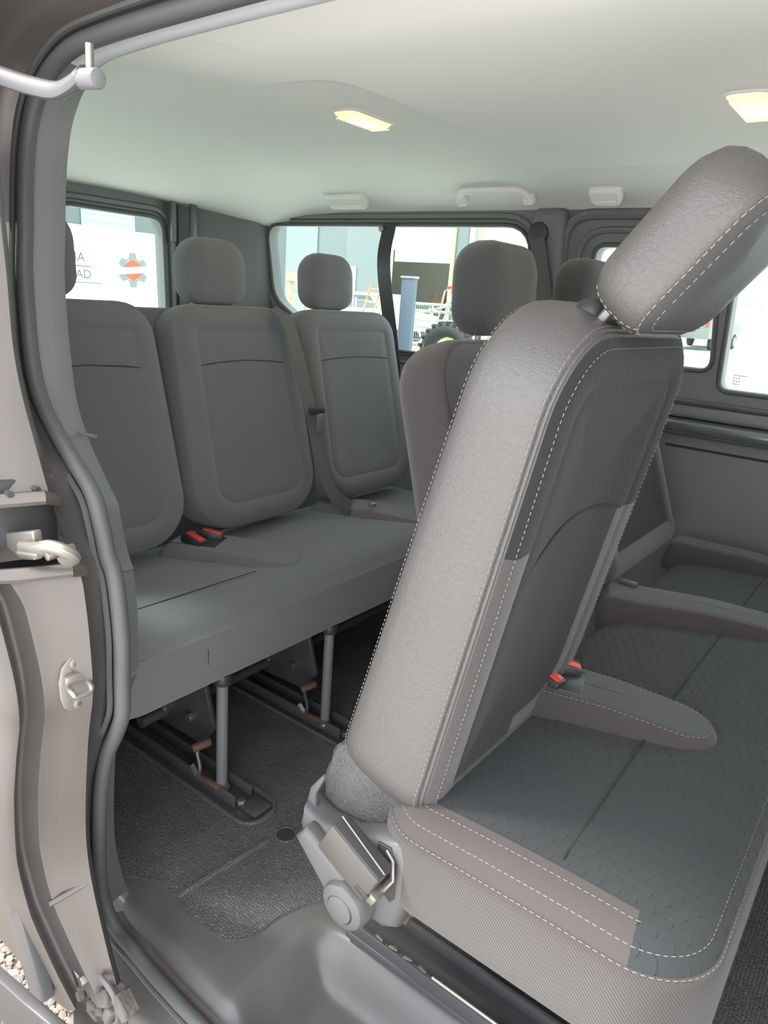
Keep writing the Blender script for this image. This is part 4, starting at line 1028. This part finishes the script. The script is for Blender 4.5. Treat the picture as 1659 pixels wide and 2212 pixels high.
tag(bmobj('yellow_flowers', bm, YELL, fix=False), 'bright yellow flowers blooming beside the tractor tyre', 'flowers', kind='stuff')
bp_ = tag(empty('blue_post', (-6.55, 9, -.55)), 'dark blue upright post panel beside the seat belt in the quarter window', 'post')
boxo('panel', (-6.5, 9.0, .40), (.24, .08, 1.95), BLUEP, bp_, None, .01); boxo('cap', (-6.5, 9.0, 1.385), (.27, .1, .03), GALV, bp_)
reparent(bp_, (-6.55, 9, -.55))
tr = tag(empty('steel_trailer', (-6.9, 11, -.55)), 'galvanised tube trailer frame stacked with bars behind the tyre', 'trailer')
for (z, y_) in ((1.0, 11.0), (.88, 11.0), (.72, 11.2), (.60, 11.0)): tubeo('bar', [(-8.2, y_, z), (-5.9, y_, z + .02)], .025, GALV, tr, 8)
for (x0, x1, z0, z1) in ((-7.9, -7.3, 1.0, .1), (-7.4, -7.0, .95, .2), (-6.9, -7.25, 1.3, .2), (-6.6, -6.3, .95, .3), (-8.0, -7.0, .75, 1.0)): tubeo('brace', [(x0, 10.9, z0), (x1, 10.9, z1)], .02, GALV, tr, 8)
tubeo('upright', [(-7.2, 10.9, .7), (-7.1, 10.9, 1.25), (-7.0, 10.9, 1.3)], .015, GALV, tr, 6); boxo('red_cap', (-6.98, 10.88, 1.31), (.12, .05, .04), RED, tr)
for x in (-8.0, -6.1): boxo('leg', (x, 11.1, .1), (.06, .06, 1.3), GALV, tr)
reparent(tr, (-6.9, 11, -.55))
wt = tag(empty('timber_shelter', (-14, 14, -.5)), 'pale timber shelter frame with a diagonal brace in the yard', 'shelter')
boxo('beam', (-14.2, 14, 1.40), (1.1, .2, .22), WOOD, wt); boxo('post', (-13.95, 14, .4), (.12, .12, 1.9), WOOD, wt); tubeo('brace', [(-14.6, 14, 1.3), (-13.95, 14, .5)], .06, WOOD, wt, 6)
boxo('post', (-15.4, 14, .4), (.12, .12, 1.9), WOOD, wt)
reparent(wt, (-14, 14, -.5))
ld_ = tag(empty('ladder', (-14.6, 19, -.5)), 'orange ladder leaning beside the white pickup', 'ladder')
for x in (0, .45): tubeo('rail', [(-15.9 + x, 19.0, -.45), (-15.55 + x, 19.4, 1.45)], .035, ORNG, ld_, 6)
for i in range(8): tubeo('rung', [(-15.86 + .04 * i, 19 + .05 * i, -.2 + .21 * i), (-15.42 + .04 * i, 19 + .05 * i, -.2 + .21 * i)], .02, ORNG, ld_, 6)
reparent(ld_, (-14.6, 19, -.5))
fn = tag(empty('wire_fence', (-13, 16.5, -.5)), 'thin galvanised wire mesh fence in front of the pickup', 'fence')
bm = bmesh.new()
for i in range(90): add_tube(bm, [(-16.5 + i * .06, 16.5, -.5), (-16.5 + i * .06, 16.5, .95)], .006, 4)
for j in range(7): add_tube(bm, [(-16.5, 16.5, -.45 + j * .23), (-11.1, 16.5, -.45 + j * .23)], .007, 4)
o = bmobj('mesh_panel', bm, GALV, fn); o['kind'] = 'stuff'
for x in (-16.5, -13.8, -11.1): cylo('post', (x, 16.52, -.55), (x, 16.52, 1.0), .03, GALV, fn, 8)
reparent(fn, (-13, 16.5, -.5))
